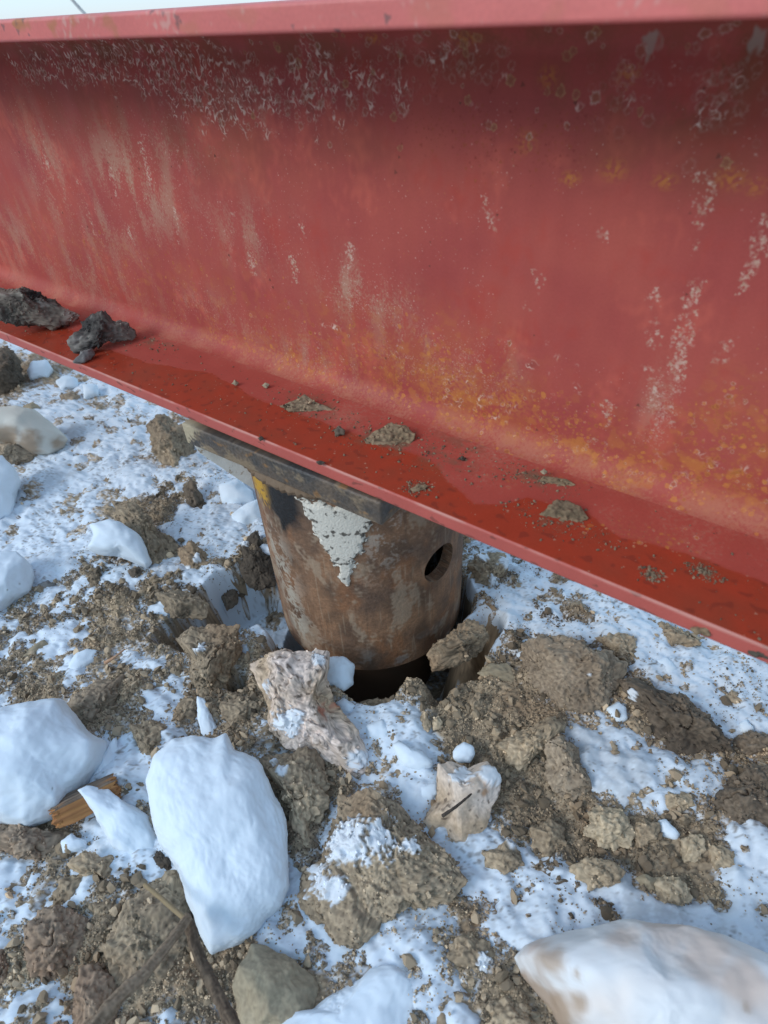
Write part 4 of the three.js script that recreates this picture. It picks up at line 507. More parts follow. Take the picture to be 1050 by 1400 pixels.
lump("pebble", "smooth grey pebble beside the left edge snow chunk", "pebble", null, "stonegrey", [-0.2151, -0.1621, 0.1473], [0.51, 0.85, 0.12], 0.0044, [[-12,9],[5,8],[13,-8],[3,-13],[-11,-4]], {});
lump("tan_stone", "flat tan stone bedded in soil at the left edge above the large snow chunk", "stone", null, "stone", [-0.1614, -0.1625, 0.1913], [0.48, 0.87, 0.08], 0.0052, [[-23,1],[-4,7],[23,10],[23,-2],[9,-16],[-18,-13]], {});
lump("tan_stone", "flat yellowish stone between the pile and the biggest clod", "stone", null, "stone", [0.1198, -0.1622, 0.0197], [0.15, 0.93, 0.34], 0.005, [[-30,-6],[-10,9],[15,15],[30,4],[23,-9],[-11,-10]], {});
lump("tan_stone", "far tan stone on the snow above the dirty ice lump", "stone", null, "stone", [-0.4995, -0.1612, -0.0011], [0.61, 0.77, 0.21], 0.0059, [[-16,11],[9,13],[18,-6],[-1,-16],[-17,-8]], {});
lump("tan_stone", "small angular pale stone bedded in the bare soil at the lower right", "stone", null, "stone", [0.2429, -0.1635, 0.0882], [-0.03, 0.97, 0.26], 0.0039, [[-11,-3],[-7,7],[8,9],[10,-3],[1,-11]], {});
lump("soil_clod", "blocky clod at the left lip of the pile hole, beside the pale pink slab", "soil clod", "soil clods around the pile", "clod", [-0.0407, -0.1554, 0.1284], [0.37, 0.91, 0.18], 0.0176, [[-29,60],[-3,63],[33,47],[59,37],[51,4],[44,-15],[24,-35],[0,-45],[-14,-53],[-26,-36],[-26,-10],[-20,20]], {snow: [[-0.0012, 0.0115, 0.0042]]});
lump("soil_clod", "flat overhanging clod on the ledge left of the hole", "soil clod", "soil clods around the pile", "clod", [-0.0994, -0.1552, 0.1021], [0.42, 0.88, 0.2], 0.013, [[-30,31],[0,29],[29,8],[36,-15],[25,-34],[-12,-23],[-26,1]], {});
lump("soil_clod", "long soil ridge behind the wedge shaped snow chunk", "soil clod", "soil clods around the pile", "clod", [-0.1801, -0.1477, 0.0742], [0.48, 0.85, 0.21], 0.0137, [[-26,87],[8,61],[26,8],[43,-20],[35,-59],[10,-78],[-7,-50],[-17,-9],[-25,36]], {});
lump("soil_clod", "tall clod directly below the pale pink slab", "soil clod", "soil clods around the pile", "clod", [0.0691, -0.1584, 0.1612], [0.24, 0.96, 0.14], 0.0149, [[-26,61],[5,61],[40,45],[48,17],[41,-14],[19,-38],[-1,-58],[-14,-41],[-11,-13],[-10,15],[-19,40]], {snow: [[-0.0015, 0.0147, 0.0032], [-0.0041, 0.0245, 0.0028]]});
lump("soil_clod", "largest triangular clod in the middle of the foreground with a snow dusted face", "soil clod", "soil clods around the pile", "clod", [0.1275, -0.1585, 0.1599], [0.16, 0.98, 0.15], 0.0187, [[-34,74],[1,83],[33,54],[54,24],[71,-8],[85,-34],[64,-48],[31,-46],[-1,-56],[-32,-66],[-52,-56],[-79,-39],[-93,-19],[-89,6],[-57,17],[-42,42]], {snow: [[-0.0128, 0.0106, 0.0131], [0.0027, 0.0094, 0.0105], [-0.0338, -0.0023, 0.0087], [-0.0251, -0.0073, 0.0079], [0.0169, 0.0014, 0.0052]]});
lump("soil_clod", "biggest brown clod right of the pile with a pale speck", "soil clod", "soil clods around the pile", "clodbrown", [0.1643, -0.1559, -0.0024], [0.08, 0.92, 0.37], 0.0192, [[-75,19],[-61,33],[-30,47],[4,45],[40,47],[59,37],[62,12],[52,-11],[39,-32],[16,-48],[-11,-49],[-37,-39],[-63,-18]], {snow: [[0.0092, 0.0001, 0.0015]]});
lump("soil_clod", "crumbly clod on top right of the biggest brown clod", "soil clod", "soil clods around the pile", "clod", [0.1799, -0.1594, -0.0408], [0.06, 0.91, 0.41], 0.009, [[-34,4],[-8,26],[14,27],[28,3],[34,-7],[26,-18],[8,-15],[-15,-8]], {});
lump("soil_clod", "long dark cracked clod on the right slope", "soil clod", "soil clods around the pile", "darkclod", [0.2264, -0.1591, -0.0105], [-0.01, 0.92, 0.38], 0.0137, [[-76,9],[-50,24],[-24,28],[3,28],[36,18],[63,8],[67,-4],[40,-26],[17,-40],[-14,-39],[-39,-27],[-57,-7]], {snow: [[-0.0247, -0.0012, 0.0031]]});
lump("soil_clod", "rounded clod touching the right foot of the pile", "soil clod", "soil clods around the pile", "clod", [0.0913, -0.1574, 0.0161], [0.19, 0.92, 0.34], 0.0155, [[-46,-17],[-39,-1],[-22,21],[8,38],[36,35],[46,19],[29,-7],[-2,-25],[-39,-39]], {});
lump("soil_clod", "flat plate shaped clod leaning under the biggest brown clod", "soil clod", "soil clods around the pile", "clod", [0.1625, -0.1582, 0.0547], [0.09, 0.95, 0.3], 0.0108, [[-38,-14],[-13,15],[22,41],[34,32],[30,17],[9,-7],[0,-29],[-10,-37],[-24,-24]], {});
lump("soil_clod", "oval brown clod propping the flat plate shaped clod", "soil clod", "soil clods around the pile", "clodbrown", [0.1862, -0.1591, 0.0555], [0.06, 0.95, 0.31], 0.0137, [[-36,24],[-19,35],[0,25],[21,7],[33,-14],[24,-30],[3,-34],[-16,-25],[-29,-4]], {});
lump("soil_clod", "tan rounded clod in the bare soil at the lower right, largest of its heap", "soil clod", "soil clods around the pile", "tanclod", [0.2176, -0.1611, 0.074], [0.01, 0.96, 0.28], 0.01, [[-27,2],[-18,17],[4,25],[22,14],[24,-4],[13,-19],[-4,-25],[-21,-19]], {});
lump("soil_clod", "oval brown clod at the upper edge of the lower right snow strip", "soil clod", "soil clods around the pile", "tanclod", [0.221, -0.1622, 0.0988], [0.0, 0.97, 0.25], 0.0081, [[-27,-11],[-16,7],[3,18],[23,19],[22,4],[-1,-18],[-18,-22]], {});
lump("soil_clod", "tan knobbly clod near the small oblong snow piece", "soil clod", "soil clods around the pile", "tanclod", [0.2567, -0.1618, 0.0589], [-0.05, 0.95, 0.3], 0.0047, [[-13,-2],[-8,11],[3,16],[11,5],[8,-11],[-2,-18]], {});
lump("soil_clod", "broad crumbly clod right of the oval brown clod at the lower right", "soil clod", "soil clods around the pile", "tanclod", [0.2534, -0.1632, 0.0851], [-0.05, 0.96, 0.26], 0.0067, [[-22,-10],[-15,11],[5,16],[21,11],[18,-7],[-2,-17]], {});
lump("soil_clod", "round tan clod below the small snow ball on the right slope", "soil clod", "soil clods around the pile", "tanclod", [0.2418, -0.162, 0.039], [-0.03, 0.95, 0.32], 0.0067, [[-18,-9],[-8,10],[10,16],[18,7],[6,-11],[-9,-17]], {});
lump("soil_clod", "dark brown clod carrying the flat snow cap at the right edge", "soil clod", "soil clods around the pile", "darkclod", [0.2741, -0.1584, 0.016], [-0.08, 0.93, 0.35], 0.0149, [[-34,-11],[-31,8],[-21,27],[6,51],[41,-1],[13,-33],[-9,-40],[-24,-33]], {});
lump("soil_clod", "round knobbly clod near the right edge below the dark brown clod", "soil clod", "soil clods around the pile", "tanclod", [0.2693, -0.1626, 0.0547], [-0.07, 0.95, 0.3], 0.0052, [[-14,-3],[-7,11],[8,13],[15,-2],[2,-13]], {});
lump("soil_clod", "reddish brown clod in the lower left corner", "soil clod", "soil clods around the pile", "redclod", [0.0213, -0.1596, 0.2803], [0.31, 0.95, -0.04], 0.0126, [[-6,40],[15,35],[28,14],[34,-10],[20,-25],[-2,-29],[-22,-21],[-29,-1],[-19,22]], {});
lump("soil_clod", "broad soil clod under the crossed twigs at the bottom left", "soil clod", "soil clods around the pile", "clod", [0.058, -0.1601, 0.252], [0.26, 0.97, 0.0], 0.0119, [[-6,38],[34,44],[56,30],[49,-1],[25,-36],[-3,-52],[-26,-48],[-47,-29],[-43,6],[-29,29]], {});
lump("soil_clod", "brown clod at the bottom edge below the reddish clod", "soil clod", "soil clods around the pile", "redclod", [0.0565, -0.1608, 0.285], [0.26, 0.96, -0.05], 0.0125, [[-6,20],[17,29],[29,18],[22,-10],[-14,-42],[-34,-3]], {});
lump("soil_clod", "arched clod in front of the wedged snow chunk", "soil clod", "soil clods around the pile", "clod", [0.0064, -0.159, 0.2499], [0.33, 0.94, 0.0], 0.0078, [[-14,26],[5,22],[25,-5],[17,-22],[1,-29],[1,-13],[-12,7]], {});
lump("soil_clod", "oblong clod just below the arched clod at the left", "soil clod", "soil clods around the pile", "clod", [0.0022, -0.1622, 0.2635], [0.33, 0.94, -0.02], 0.0057, [[-15,12],[4,14],[20,0],[14,-14],[-6,-14],[-19,-1]], {});
lump("soil_clod", "small pointed clod above the tallest snow slab", "soil clod", "soil clods around the pile", "clod", [-0.0287, -0.1588, 0.1876], [0.37, 0.93, 0.09], 0.0098, [[-9,36],[15,26],[32,7],[17,-13],[-2,-17],[-17,-23],[-15,-2]], {});
lump("soil_clod", "small flat clod right of the pointed clod", "soil clod", "soil clods around the pile", "clod", [-0.0298, -0.1611, 0.1608], [0.36, 0.92, 0.13], 0.0067, [[-18,8],[9,17],[27,11],[11,-16],[-15,-17]], {});
lump("soil_clod", "rusty brown soil mound above the large left snow chunk", "soil clod", "soil clods around the pile", "clodbrown", [-0.0817, -0.1596, 0.1898], [0.42, 0.9, 0.09], 0.0125, [[-35,20],[-11,30],[15,31],[46,16],[42,-9],[18,-10],[-2,-24],[-22,-31],[-31,-2]], {});
lump("soil_clod", "small clod between the oblong clod and the twigs", "soil clod", "soil clods around the pile", "clod", [0.0272, -0.1619, 0.2576], [0.3, 0.95, -0.01], 0.0051, [[-5,17],[11,8],[11,-9],[-1,-17],[-15,-2]], {});
lump("soil_clod", "brown lump cut by the left edge beside the reddish clod", "soil clod", "soil clods around the pile", "redclod", [0.0072, -0.1617, 0.3039], [0.32, 0.94, -0.08], 0.0073, [[9,28],[16,7],[6,-13],[-7,-21],[-21,-2]], {});
lump("soil_clod", "round sandy clod near the frozen rock at the bottom", "soil clod", "soil clods around the pile", "clod", [0.1872, -0.1636, 0.1658], [0.06, 0.99, 0.14], 0.0075, [[-24,4],[-6,17],[14,14],[23,4],[11,-13],[-10,-20],[-22,-10]], {snow: [[0.0058, -0.0021, 0.0043]]});
lump("soil_clod", "broad crumbly clod at the bottom edge left of the frozen rock", "soil clod", "soil clods around the pile", "tanclod", [0.2145, -0.1634, 0.1767], [0.01, 0.99, 0.13], 0.0123, [[-42,-6],[-24,17],[1,22],[35,17],[19,-18],[-25,-40]], {});
lump("soil_clod", "dark crumbly clod lying in the snow just under the beam at the right", "soil clod", "soil clods around the pile", "clod", [0.2068, -0.1599, -0.0718], [0.02, 0.9, 0.44], 0.0084, [[-35,-1],[-22,17],[3,16],[33,6],[22,-14],[2,-25],[-20,-21]], {});
lump("soil_clod", "small brown clod on the snow at the far right under the beam", "soil clod", "soil clods around the pile", "clod", [0.2513, -0.1623, -0.0469], [-0.04, 0.91, 0.41], 0.0043, [[-13,-10],[-6,8],[10,11],[16,2],[2,-11]], {});
lump("soil_clod", "grey frosted clod behind the right side of the pile", "soil clod", "soil clods around the pile", "clod", [0.0723, -0.1591, -0.0572], [0.2, 0.89, 0.41], 0.0129, [[-35,4],[-18,30],[21,34],[34,-1],[6,-31],[-25,-28]], {snow: [[0.0112, 0.0079, 0.0069], [-0.0058, 0.0093, 0.0046], [0.0039, -0.0076, 0.0052]]});
lump("soil_clod", "small dark clod hanging on the snowy wall of the hole", "soil clod", "soil clods around the pile", "darkclod", [-0.1202, -0.1745, 0.0519], [0.42, 0.88, 0.24], 0.0066, [[-10,17],[9,30],[18,9],[4,-20],[-16,-27]], {});
lump("soil_clod", "dark clod lower in the snowy hole, right of the hanging one", "soil clod", "soil clods around the pile", "darkclod", [-0.1008, -0.1865, 0.063], [0.39, 0.89, 0.23], 0.006, [[-12,10],[5,20],[18,9],[12,-13],[-8,-19]], {});
lump("soil_clod", "dark muddy clod against the left side of the pile, blackened for the shade there", "soil clod", "soil clods around the pile", "blackclod", [-0.0957, -0.1648, 0.0305], [0.4, 0.88, 0.28], 0.0115, [[-23,33],[12,54],[26,-1],[19,-51],[-15,-51],[-31,-17]], {snow: [[-0.006, 0.015, 0.0037]]});  // dark muck, coloured blacker still to carry the shade of the pile
lump("soil_clod", "frosted clod at the top of the snowy hole", "soil clod", "soil clods around the pile", "clod", [-0.1335, -0.1585, 0.063], [0.44, 0.87, 0.23], 0.0099, [[-17,30],[7,34],[25,4],[18,-27],[-11,-32],[-24,-4]], {snow: [[0.0026, -0.001, 0.0044], [-0.0082, -0.0069, 0.0038]]});
lump("soil_clod", "black crumbly clod at the right edge beside the long dark clod", "soil clod", "soil clods around the pile", "darkclod", [0.27, -0.1617, -0.0212], [-0.07, 0.92, 0.39], 0.0083, [[-24,-11],[-13,9],[11,19],[27,4],[-5,-23]], {});
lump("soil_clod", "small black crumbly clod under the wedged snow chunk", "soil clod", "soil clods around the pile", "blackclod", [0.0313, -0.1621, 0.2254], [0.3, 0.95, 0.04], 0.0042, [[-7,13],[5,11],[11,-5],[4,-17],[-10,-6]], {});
lump("soil_clod", "brown clod under the large left snow chunk at the left edge", "soil clod", "soil clods around the pile", "redclod", [-0.0371, -0.1586, 0.2643], [0.38, 0.93, -0.02], 0.0117, [[-16,47],[3,25],[20,-5],[32,-27],[15,-37],[-4,-24],[-14,3],[-27,32]], {});
lump("soil_clod", "small clod left of the pale pink slab", "soil clod", "soil clods around the pile", "clod", [-0.0003, -0.1605, 0.1382], [0.33, 0.93, 0.17], 0.0081, [[-21,19],[8,18],[26,-5],[14,-22],[-11,-16],[-22,-1]], {});
lump("soil_clod", "soil lip at the front edge of the dark pile hole", "soil clod", "soil clods around the pile", "clod", [0.072, -0.1743, 0.0739], [0.22, 0.94, 0.26], 0.0049, [[-44,11],[-17,14],[16,8],[46,6],[15,-11],[-29,-10]], {});
lump("soil_clod", "far dark mound at the left edge below the beam", "soil clod", "soil clods around the pile", "darkclod", [-0.5835, -0.1463, -0.0155], [0.63, 0.74, 0.21], 0.0253, [[-23,72],[41,63],[56,7],[28,-53],[-21,-68],[-71,-49]], {});
lump("soil_clod", "brown clod under the dirty ice lump at the left edge", "soil clod", "soil clods around the pile", "clodbrown", [-0.413, -0.1538, 0.0625], [0.59, 0.78, 0.18], 0.018, [[-44,49],[7,18],[51,-14],[49,-41],[1,-31],[-60,7]], {});
lump("soil_clod", "brown clod to the right of the oval propping clod, flat in the snow", "soil clod", "soil clods around the pile", "clod", [0.207, -0.1623, 0.0074], [0.02, 0.93, 0.36], 0.0053, [[-13,0],[-4,15],[10,8],[13,-10],[-1,-15]], {});
lump("soil_clod", "pair lump of sandy soil under the translucent rock", "soil clod", "soil clods around the pile", "clod", [0.1786, -0.1635, 0.1183], [0.07, 0.97, 0.22], 0.0063, [[-22,-2],[-2,16],[17,13],[23,-3],[4,-15],[-16,-14]], {snow: [[0.0028, 0.0078, 0.0036]]});
lump("soil_clod", "crumbly clod right of the translucent rock", "soil clod", "soil clods around the pile", "clod", [0.1933, -0.1625, 0.0961], [0.05, 0.97, 0.25], 0.0071, [[-20,2],[-5,18],[13,16],[19,0],[5,-18],[-13,-16]], {});
lump("soil_clod", "upright grey clod in the crumbled soil beside the hole", "soil clod", "soil clods around the pile", "clod", [0.1214, -0.1609, 0.0482], [0.15, 0.94, 0.31], 0.0043, [[-11,5],[-2,17],[7,12],[11,-11],[-1,-17],[-9,-11]], {});
lump("soil_clod", "small pointed clod in the crumbled soil in front of the hole", "soil clod", "soil clods around the pile", "clod", [0.1019, -0.1612, 0.0776], [0.18, 0.95, 0.27], 0.0033, [[-8,2],[-1,16],[8,2],[6,-11],[-5,-15]], {});
lump("soil_clod", "pale small clod right of the pointed one in the crumbled soil", "soil clod", "soil clods around the pile", "tanclod", [0.1082, -0.1624, 0.073], [0.17, 0.95, 0.27], 0.0029, [[-7,3],[2,10],[7,-1],[4,-10],[-5,-9]], {});
lump("soil_clod", "clod at the right of the tan heap, below the small snow ball", "soil clod", "soil clods around the pile", "clod", [0.2333, -0.1623, 0.0651], [-0.02, 0.96, 0.29], 0.0066, [[-17,-6],[-7,15],[11,19],[15,1],[2,-18]], {});
lump("soil_clod", "small dark clod under the wedge shaped snow chunk", "soil clod", "soil clods around the pile", "darkclod", [-0.1591, -0.1592, 0.1009], [0.47, 0.86, 0.19], 0.0058, [[-10,17],[10,16],[14,-4],[2,-21],[-15,-13]], {});
lump("soil_clod", "small clod standing left of the dark one below the wedge shaped snow chunk", "soil clod", "soil clods around the pile", "clod", [-0.1864, -0.159, 0.1207], [0.49, 0.86, 0.16], 0.0055, [[-8,9],[13,16],[9,-7],[0,-23],[-15,-13]], {});
lump("soil_clod", "dirt patch lump on far snow under the beam, left of the pile", "soil clod", "soil clods around the pile", "clodbrown", [-0.4812, -0.1607, -0.0409], [0.59, 0.77, 0.25], 0.0067, [[-22,12],[12,15],[22,-12],[0,-19],[-22,-7]], {});
lump("soil_clod", "soil bank lump beyond the pile gusset under the beam", "soil clod", "soil clods around the pile", "clod", [-0.2744, -0.1495, -0.0296], [0.51, 0.81, 0.29], 0.0175, [[-33,57],[6,68],[49,25],[36,-46],[-10,-65],[-39,-15]], {});
lump("soil_clod", "dark clod below the soil bank beside the snowy hole", "soil clod", "soil clods around the pile", "darkclod", [-0.1961, -0.1566, 0.0095], [0.47, 0.84, 0.27], 0.0078, [[-19,29],[6,36],[20,-22],[12,-41],[-10,-19]], {});
lump("frozen_soil_lump", "black and grey frozen soil lump on the flange at the far left", "soil lump", "debris lying on the bottom flange", "black2", [-0.2625, 0.025, 0.054], [0.65, 0.71, 0.27], 0.0187, [[-57,51],[-3,36],[25,15],[45,-14],[66,-34],[49,-40],[24,-43],[-7,-31],[-32,-17],[-71,8]], {});
lump("crumbled_soil_lump", "crumbled grey soil heap on the flange right of the black frozen lump", "soil lump", "debris lying on the bottom flange", "black3", [-0.1855, 0.0174, 0.0452], [0.6, 0.74, 0.31], 0.0105, [[-48,-5],[-40,11],[-23,21],[-3,32],[14,25],[29,11],[45,-8],[35,-18],[6,-15],[-24,-20],[-43,-20]], {});
lump("pebble", "grey elongated pebble in front of the crumbled heap on the flange", "pebble", "debris lying on the bottom flange", "stonegrey", [-0.1778, 0.012, 0.0657], [0.6, 0.74, 0.28], 0.0038, [[-17,-7],[-3,5],[14,8],[14,-3],[-4,-11]], {});
lump("mud_lump", "wet flattened mud lump near the middle of the flange", "mud", "debris lying on the bottom flange", "clodwet", [0.0538, 0.0098, 0.036], [0.35, 0.82, 0.45], 0.0012, [[-28,-2],[-16,9],[0,16],[19,12],[28,0],[20,-10],[-6,-16],[-21,-11]], {});
lump("mud_lump", "brown mud lump on the flange near the right, darker at one side", "mud", "debris lying on the bottom flange", "mud", [0.1533, 0.0093, 0.0443], [0.16, 0.86, 0.49], 0.0013, [[-23,-10],[-14,0],[-9,10],[3,14],[16,9],[24,-1],[10,-10],[-8,-15]], {});
lump("mud_lump", "low mud smear with a frosted end on the flange above the cap plate", "mud", "debris lying on the bottom flange", "clodwet", [-0.0044, 0.0103, 0.0344], [0.43, 0.8, 0.42], 0.0023, [[-32,3],[-16,9],[-1,14],[14,0],[31,-10],[27,-17],[6,-9],[-22,-4]], {});
lump("pebble", "dark round pebble between the two mud lumps on the flange", "pebble", "debris lying on the bottom flange", "darkclod", [0.0277, 0.0103, 0.0457], [0.4, 0.82, 0.42], 0.0025, [[-6,1],[0,6],[6,1],[5,-6],[-5,-6]], {});
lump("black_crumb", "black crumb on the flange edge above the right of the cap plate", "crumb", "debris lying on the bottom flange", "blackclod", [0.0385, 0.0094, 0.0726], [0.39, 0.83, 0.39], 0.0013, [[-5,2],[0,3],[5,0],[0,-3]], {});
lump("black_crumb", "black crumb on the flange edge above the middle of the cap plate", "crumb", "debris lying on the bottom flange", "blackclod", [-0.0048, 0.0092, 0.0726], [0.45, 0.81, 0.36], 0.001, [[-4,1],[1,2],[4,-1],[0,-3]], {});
lump("pebble", "tiny white pebble by the fillet in the right half of the flange", "pebble", "debris lying on the bottom flange", "stone", [0.1349, 0.0114, 0.0232], [0.19, 0.84, 0.51], 0.0013, [[-4,-1],[0,3],[4,0],[1,-3]], {});
lump("mud_lump", "thin small mud flake on the wet flange below the middle mud lump", "mud", "debris lying on the bottom flange", "clodwet", [0.0907, 0.0091, 0.0628], [0.3, 0.85, 0.43], 0.0007, [[-9,-1],[0,4],[9,2],[4,-3],[-5,-4]], {});
lump("mud_lump", "flattened tan mud smear above the brown mud lump on the flange", "mud", "debris lying on the bottom flange", "mud", [0.1416, 0.0084, 0.0244], [0.18, 0.84, 0.51], 0.0005, [[-19,-3],[-12,5],[10,5],[19,0],[5,-6]], {});
lump("pebble", "small tan pebble on the dry part of the flange left of centre", "pebble", "debris lying on the bottom flange", "stone", [-0.0617, 0.0099, 0.0372], [0.5, 0.78, 0.38], 0.0017, [[-5,0],[0,4],[5,-1],[0,-4]], {});
lump("pebble", "second small tan pebble right of the first on the dry flange", "pebble", "debris lying on the bottom flange", "stone", [-0.0431, 0.0097, 0.0294], [0.47, 0.78, 0.4], 0.0015, [[-5,1],[0,4],[5,0],[0,-4]], {});
lump("black_crumb", "dark crumb near the fillet above the largest wet patch", "crumb", "debris lying on the bottom flange", "blackclod", [0.0956, 0.0095, 0.032], [0.27, 0.83, 0.48], 0.0014, [[-5,-1],[0,3],[5,1],[1,-3]], {});
lump("mud_lump", "small dark mud lump stuck on the flange edge near the right frame edge", "mud", "debris lying on the bottom flange", "mud", [0.2207, 0.0039, 0.0721], [0.0, 0.89, 0.45], 0.0013, [[-7,-2],[-3,3],[6,4],[7,-2],[-1,-5]], {});
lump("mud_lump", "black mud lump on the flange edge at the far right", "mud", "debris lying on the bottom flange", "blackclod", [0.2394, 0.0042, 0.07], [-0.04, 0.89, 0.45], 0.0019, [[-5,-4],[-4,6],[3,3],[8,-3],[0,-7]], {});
lump("mud_lump", "tiny dark mud crumb under the flange edge right of the pile", "mud", "debris lying on the bottom flange", "darkclod", [0.1477, 0.0029, 0.0693], [0.18, 0.88, 0.44], 0.0013, [[-6,0],[-1,4],[6,0],[3,-4],[-3,-4]], {});

// ---------------------------------------------------------------- loose crumbs of soil
{
  const angular = (det, s, cuts) => { const q = new THREE.IcosahedronGeometry(1, det), p = q.attributes.position, v = new THREE.Vector3(), W = []; for (let i = 0; i < cuts; i++) W.push([new THREE.Vector3(rr(-1, 1), rr(-1, 1), rr(-1, 1)).normalize(), rr(0.42, 0.8)]);
    for (let i = 0; i < p.count; i++) { v.fromBufferAttribute(p, i); const k = 1 + 0.3 * noise(v.x * 1.3 + s * 9, v.y * 1.3, v.z * 1.3) + 0.15 * noise(v.x * 3 + s, v.y * 3, v.z * 3); v.multiplyScalar(k); for (const [w, h] of W) { const d = v.dot(w) - h; if (d > 0) v.addScaledVector(w, -d * 0.95); } p.setXYZ(i, v.x, v.y * 0.8, v.z * 1.2); }
    q.deleteAttribute('uv'); if (det < 3) { q.computeVertexNormals(); return q; } q.deleteAttribute('normal'); const r = mergeVertices(q, 1e-5); r.computeVertexNormals(); return r; };
  const mat = new THREE.MeshStandardMaterial({ roughness: 0.95 }), Q = new THREE.Quaternion(), E = new THREE.Euler(), col = new THREE.Color();
  const lists = [[], [], [], [], [], []], shapes = [angular(2, 1, 14), angular(2, 2, 14), angular(1, 3, 10), angular(1, 4, 6), angular(1, 5, 6), angular(0, 6, 0)];
  const add = (which, x, y, z, s, c) => { E.set(rr(0, 6), rr(0, 6), rr(0, 6)); Q.setFromEuler(E); lists[which].push([new THREE.Matrix4().compose(new THREE.Vector3(x, y, z), Q, new THREE.Vector3(s, s * rr(0.7, 1), s)), c]); };
  for (let i = 0; i < 480000; i++) {
    const far = rnd() < 0.25, x = far ? rr(-0.75, 0.4) : rr(-0.24, 0.34), z = far ? rr(-0.3, 0.33) : rr(-0.09, 0.33), hole = hollow(x, z); if (hole > 0.03 && rnd() < 0.7) continue;
    const b = baseHeight(x, z), hs = rough(x, z, b), sd = b + 0.0012 + snowDepth(x, z), onSnow = sd > hs; if (onSnow && rnd() > 0.16 * sstep(-0.1, 0.5, noise(x * 26, z * 26, 207))) continue;
    const clump = noise(x * 24, z * 24, 200) + 0.5 * noise(x * 70, z * 70, 203), fine = rnd() < 0.92; if (clump < (fine ? -0.35 : 0.02) && rnd() < 0.8) continue;
    const s = fine ? 0.00025 + 0.0007 * rnd() * rnd() : (onSnow ? 0.45 : 1) * (0.0007 + 0.0034 * Math.pow(rnd(), 4.4)), y = Math.max(hs, sd) + s * 0.3, c = soilColour(x, y + 3, z), t = rr(0.45, 1.7);
    add(fine ? (s > 0.0005 ? 4 : 5) : s > 0.0018 ? 0 : 1 + i % 2, x, y, z, s, c.map((v) => v * t));
  }
  for (let i = 0; i < 2600; i++) { // grit on the flange, thickest round the mud
    let x, z; if (rnd() < 0.8) { const e = FL_MUD[Math.floor(rnd() * FL_MUD.length)], a = rr(0, 6.283), q = 1.9 * Math.pow(rnd(), 0.8); x = e[0] + Math.cos(a) * q * e[2]; z = e[1] + Math.sin(a) * q * e[3]; } else { x = rr(-0.4, 0.25); z = rr(0.02, 0.07); }
    if (z < 0.019 || z > 0.0695) continue; const s = 0.00015 + 0.0006 * Math.pow(rnd(), 4), t = rr(0.5, 1.6); add(s > 0.0004 ? 3 : 5, x, TF + s * 0.35, z, s, [0.17 * t, 0.125 * t, 0.08 * t]);
  }
  for (const [x, y, z, s, r, g, b] of GRAINS) { const t = rr(0.4, 1.8); add(s > 0.0006 ? 3 : 5, x, y, z, s, [r * t, g * t, b * t]); }
  lists.forEach((L, s) => {
    const im = new THREE.InstancedMesh(shapes[s], mat, L.length); im.name = numbered('soil_crumbs'); L.forEach(([m, c], i) => { im.setMatrixAt(i, m); im.setColorAt(i, col.setRGB(...c)); });
    im.castShadow = im.receiveShadow = true; tag(im, 'loose crumbs of brown soil strewn over the clods and the snow', null, null, 'stuff'); scene.add(im);
  });
  let tri = 0; scene.traverse((o) => { if (o.isMesh && !o.isInstancedMesh) tri += (o.geometry.index ? o.geometry.index.count : o.geometry.attributes.position.count) / 3; }); console.log('triangles', Math.round(tri), 'crumbs', lists.map((l) => l.length).join(' '));
}

// ---------------------------------------------------------------- wood and twigs

const twigMat = new THREE.MeshStandardMaterial({ vertexColors: true, roughness: 0.85 });
function twig(name, label, category, path, r0, r1, cA, cB, knots = 0.3) {
  const v = path.map((p) => new THREE.Vector3(...p)), o = v[0].clone(), curve = new THREE.CatmullRomCurve3(v.map((p) => p.clone().sub(o))), n = 140, m = 20;
  const g = new THREE.TubeGeometry(curve, n, 1, m, false), p = g.attributes.position, c = new Float32Array(p.count * 3), q = new THREE.Vector3();
  for (let i = 0; i <= n; i++) {
    const t = i / n, ctr = curve.getPointAt(t), cap = Math.min(1, Math.sqrt(Math.min(t, 1 - t) * 60 + 0.05));
    for (let j = 0; j <= m; j++) {
      const k = i * (m + 1) + j, a = (j % m) / m * 6.283; q.fromBufferAttribute(p, k).sub(ctr).normalize();
      const fib = noise(Math.cos(a) * 3, Math.sin(a) * 3, t * 6 + r0 * 999), kn = knots * noise(t * 9 + r0 * 500, Math.cos(a), Math.sin(a)) + 0.14 * fib + 0.10 * noise(t * 60, Math.cos(a) * 2, Math.sin(a) * 2), r = (r0 + (r1 - r0) * t) * cap * (1 + kn);
      q.multiplyScalar(r).add(ctr); p.setXYZ(k, q.x, q.y, q.z); const s = mix3(cA.map((v) => v * 0.7), cB, clamp(0.5 + 1.1 * fib + 0.7 * noise(t * 46, Math.cos(a) * 2.5, Math.sin(a) * 2.5) + 0.5 * noise(t * 12, 5, 3))); c.set(s, k * 3);
    }
  }
  g.deleteAttribute('uv'); g.setAttribute('color', new THREE.BufferAttribute(c, 3)); g.computeVertexNormals();
  const o2 = put(name, g, twigMat); o2.position.copy(o); tag(o2, label, category); return o2;
}
twig('twig', 'thick grey brown twig reaching from the bottom edge to the tallest snow slab', 'twig', TWIG_THICK, 0.0020, 0.0032, [0.20, 0.14, 0.09], [0.30, 0.22, 0.15]);
twig('twig', 'thin pale straw twig ending at the joint of the two thicker twigs', 'twig', TWIG_PALE, 0.0010, 0.0012, [0.36, 0.27, 0.15], [0.28, 0.2, 0.11], 0.08);
twig('twig', 'dark brown twig running down to the bottom edge left of the tan stone', 'twig', TWIG_DARK, 0.0024, 0.0027, [0.085, 0.055, 0.035], [0.17, 0.12, 0.08]);
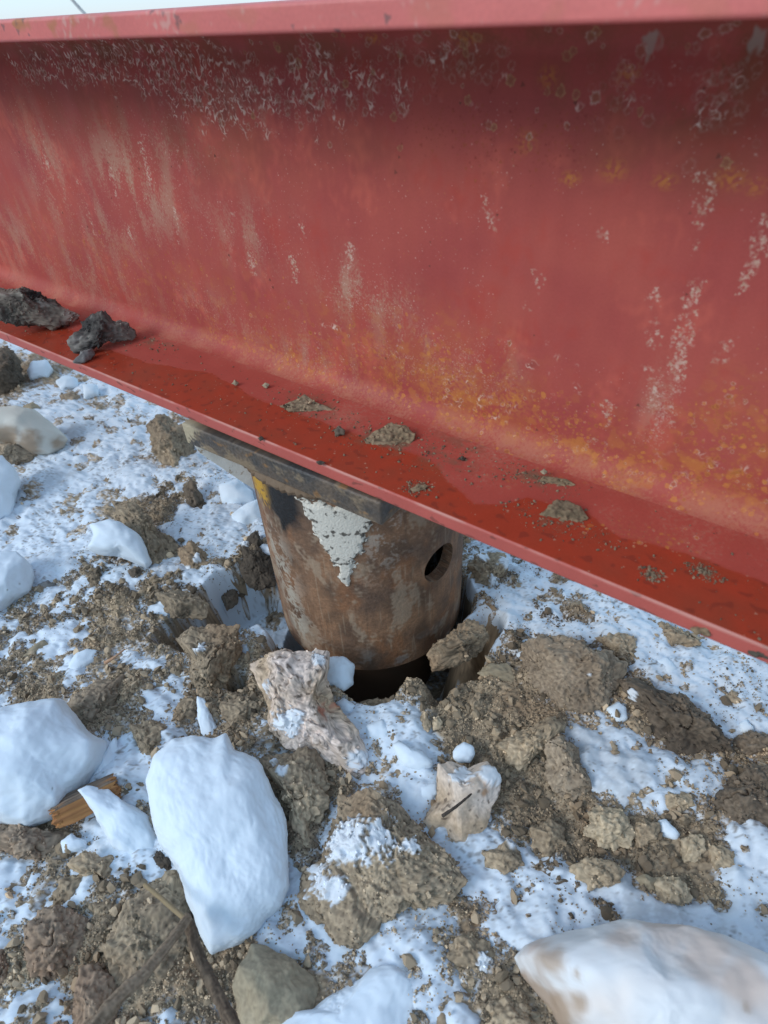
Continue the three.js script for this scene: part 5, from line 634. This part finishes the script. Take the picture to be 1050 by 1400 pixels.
twig('twig', 'short black stick lying across the cracked translucent rock', 'twig', STICK, 0.0009, 0.0005, [0.04, 0.03, 0.025], [0.08, 0.06, 0.045]);
twig('wood_splinter', 'small orange wood splinter on the soil left of the pile hole', 'splinter', SPLINTER, 0.0013, 0.0005, [0.50, 0.24, 0.12], [0.55, 0.36, 0.24], 0.1);
twig('dead_stalk', 'thin grey stalk standing behind the beam in the top left corner', 'stalk', STALK, 0.0036, 0.0042, [0.36, 0.36, 0.36], [0.45, 0.45, 0.45]);
{ // broken piece of split wood with a strip of bark
  const a = new THREE.Vector3(...CHIP[0]), b = new THREE.Vector3(...CHIP[1]), L = a.distanceTo(b), g = new THREE.BoxGeometry(L, 0.011, 0.014, 110, 16, 18), p = g.attributes.position, q = g.attributes.normal, c = new Float32Array(p.count * 3);
  for (let i = 0; i < p.count; i++) {
    let x = p.getX(i), y = p.getY(i), z = p.getZ(i); const t = Math.abs(x) / (L / 2), fib = noise(x * 25, y * 700, z * 700), fine = noise(x * 60, y * 1600, z * 1600);
    if (t > 0.82) x += Math.sign(x) * (0.004 * noise(0, y * 400, z * 400 + 7) + 0.002 * fine); const s = 1 + 0.09 * fib + 0.04 * fine - 0.25 * sstep(0.5, 1, t) * (0.5 + noise(x * 40, 3, 5));
    p.setXYZ(i, x, y * s + 0.0008 * noise(x * 60, 2, z * 90), z * s);
    const bark = q.getY(i) > 0.6 ? 1 : 0; c.set(mix3(mix3([0.42, 0.20, 0.07], [0.28, 0.12, 0.045], clamp(0.5 + 1.1 * fib + 0.5 * fine)), mix3([0.10, 0.07, 0.05], [0.24, 0.18, 0.13], clamp(0.5 + fib + fine)), bark * sstep(-0.1, 0.2, noise(x * 90, 5, z * 200) + 0.35)), i * 3);
  }
  g.deleteAttribute('uv'); g.setAttribute('color', new THREE.BufferAttribute(c, 3)); g.computeVertexNormals();
  const w = put('wood_piece', g, twigMat); w.position.copy(a).add(b).multiplyScalar(0.5); w.quaternion.setFromUnitVectors(new THREE.Vector3(1, 0, 0), b.clone().sub(a).normalize()); w.rotateX(-0.7); tag(w, 'broken orange brown wood piece stuck under the large left snow chunk', 'wood');
}

renderer.render(scene, camera);
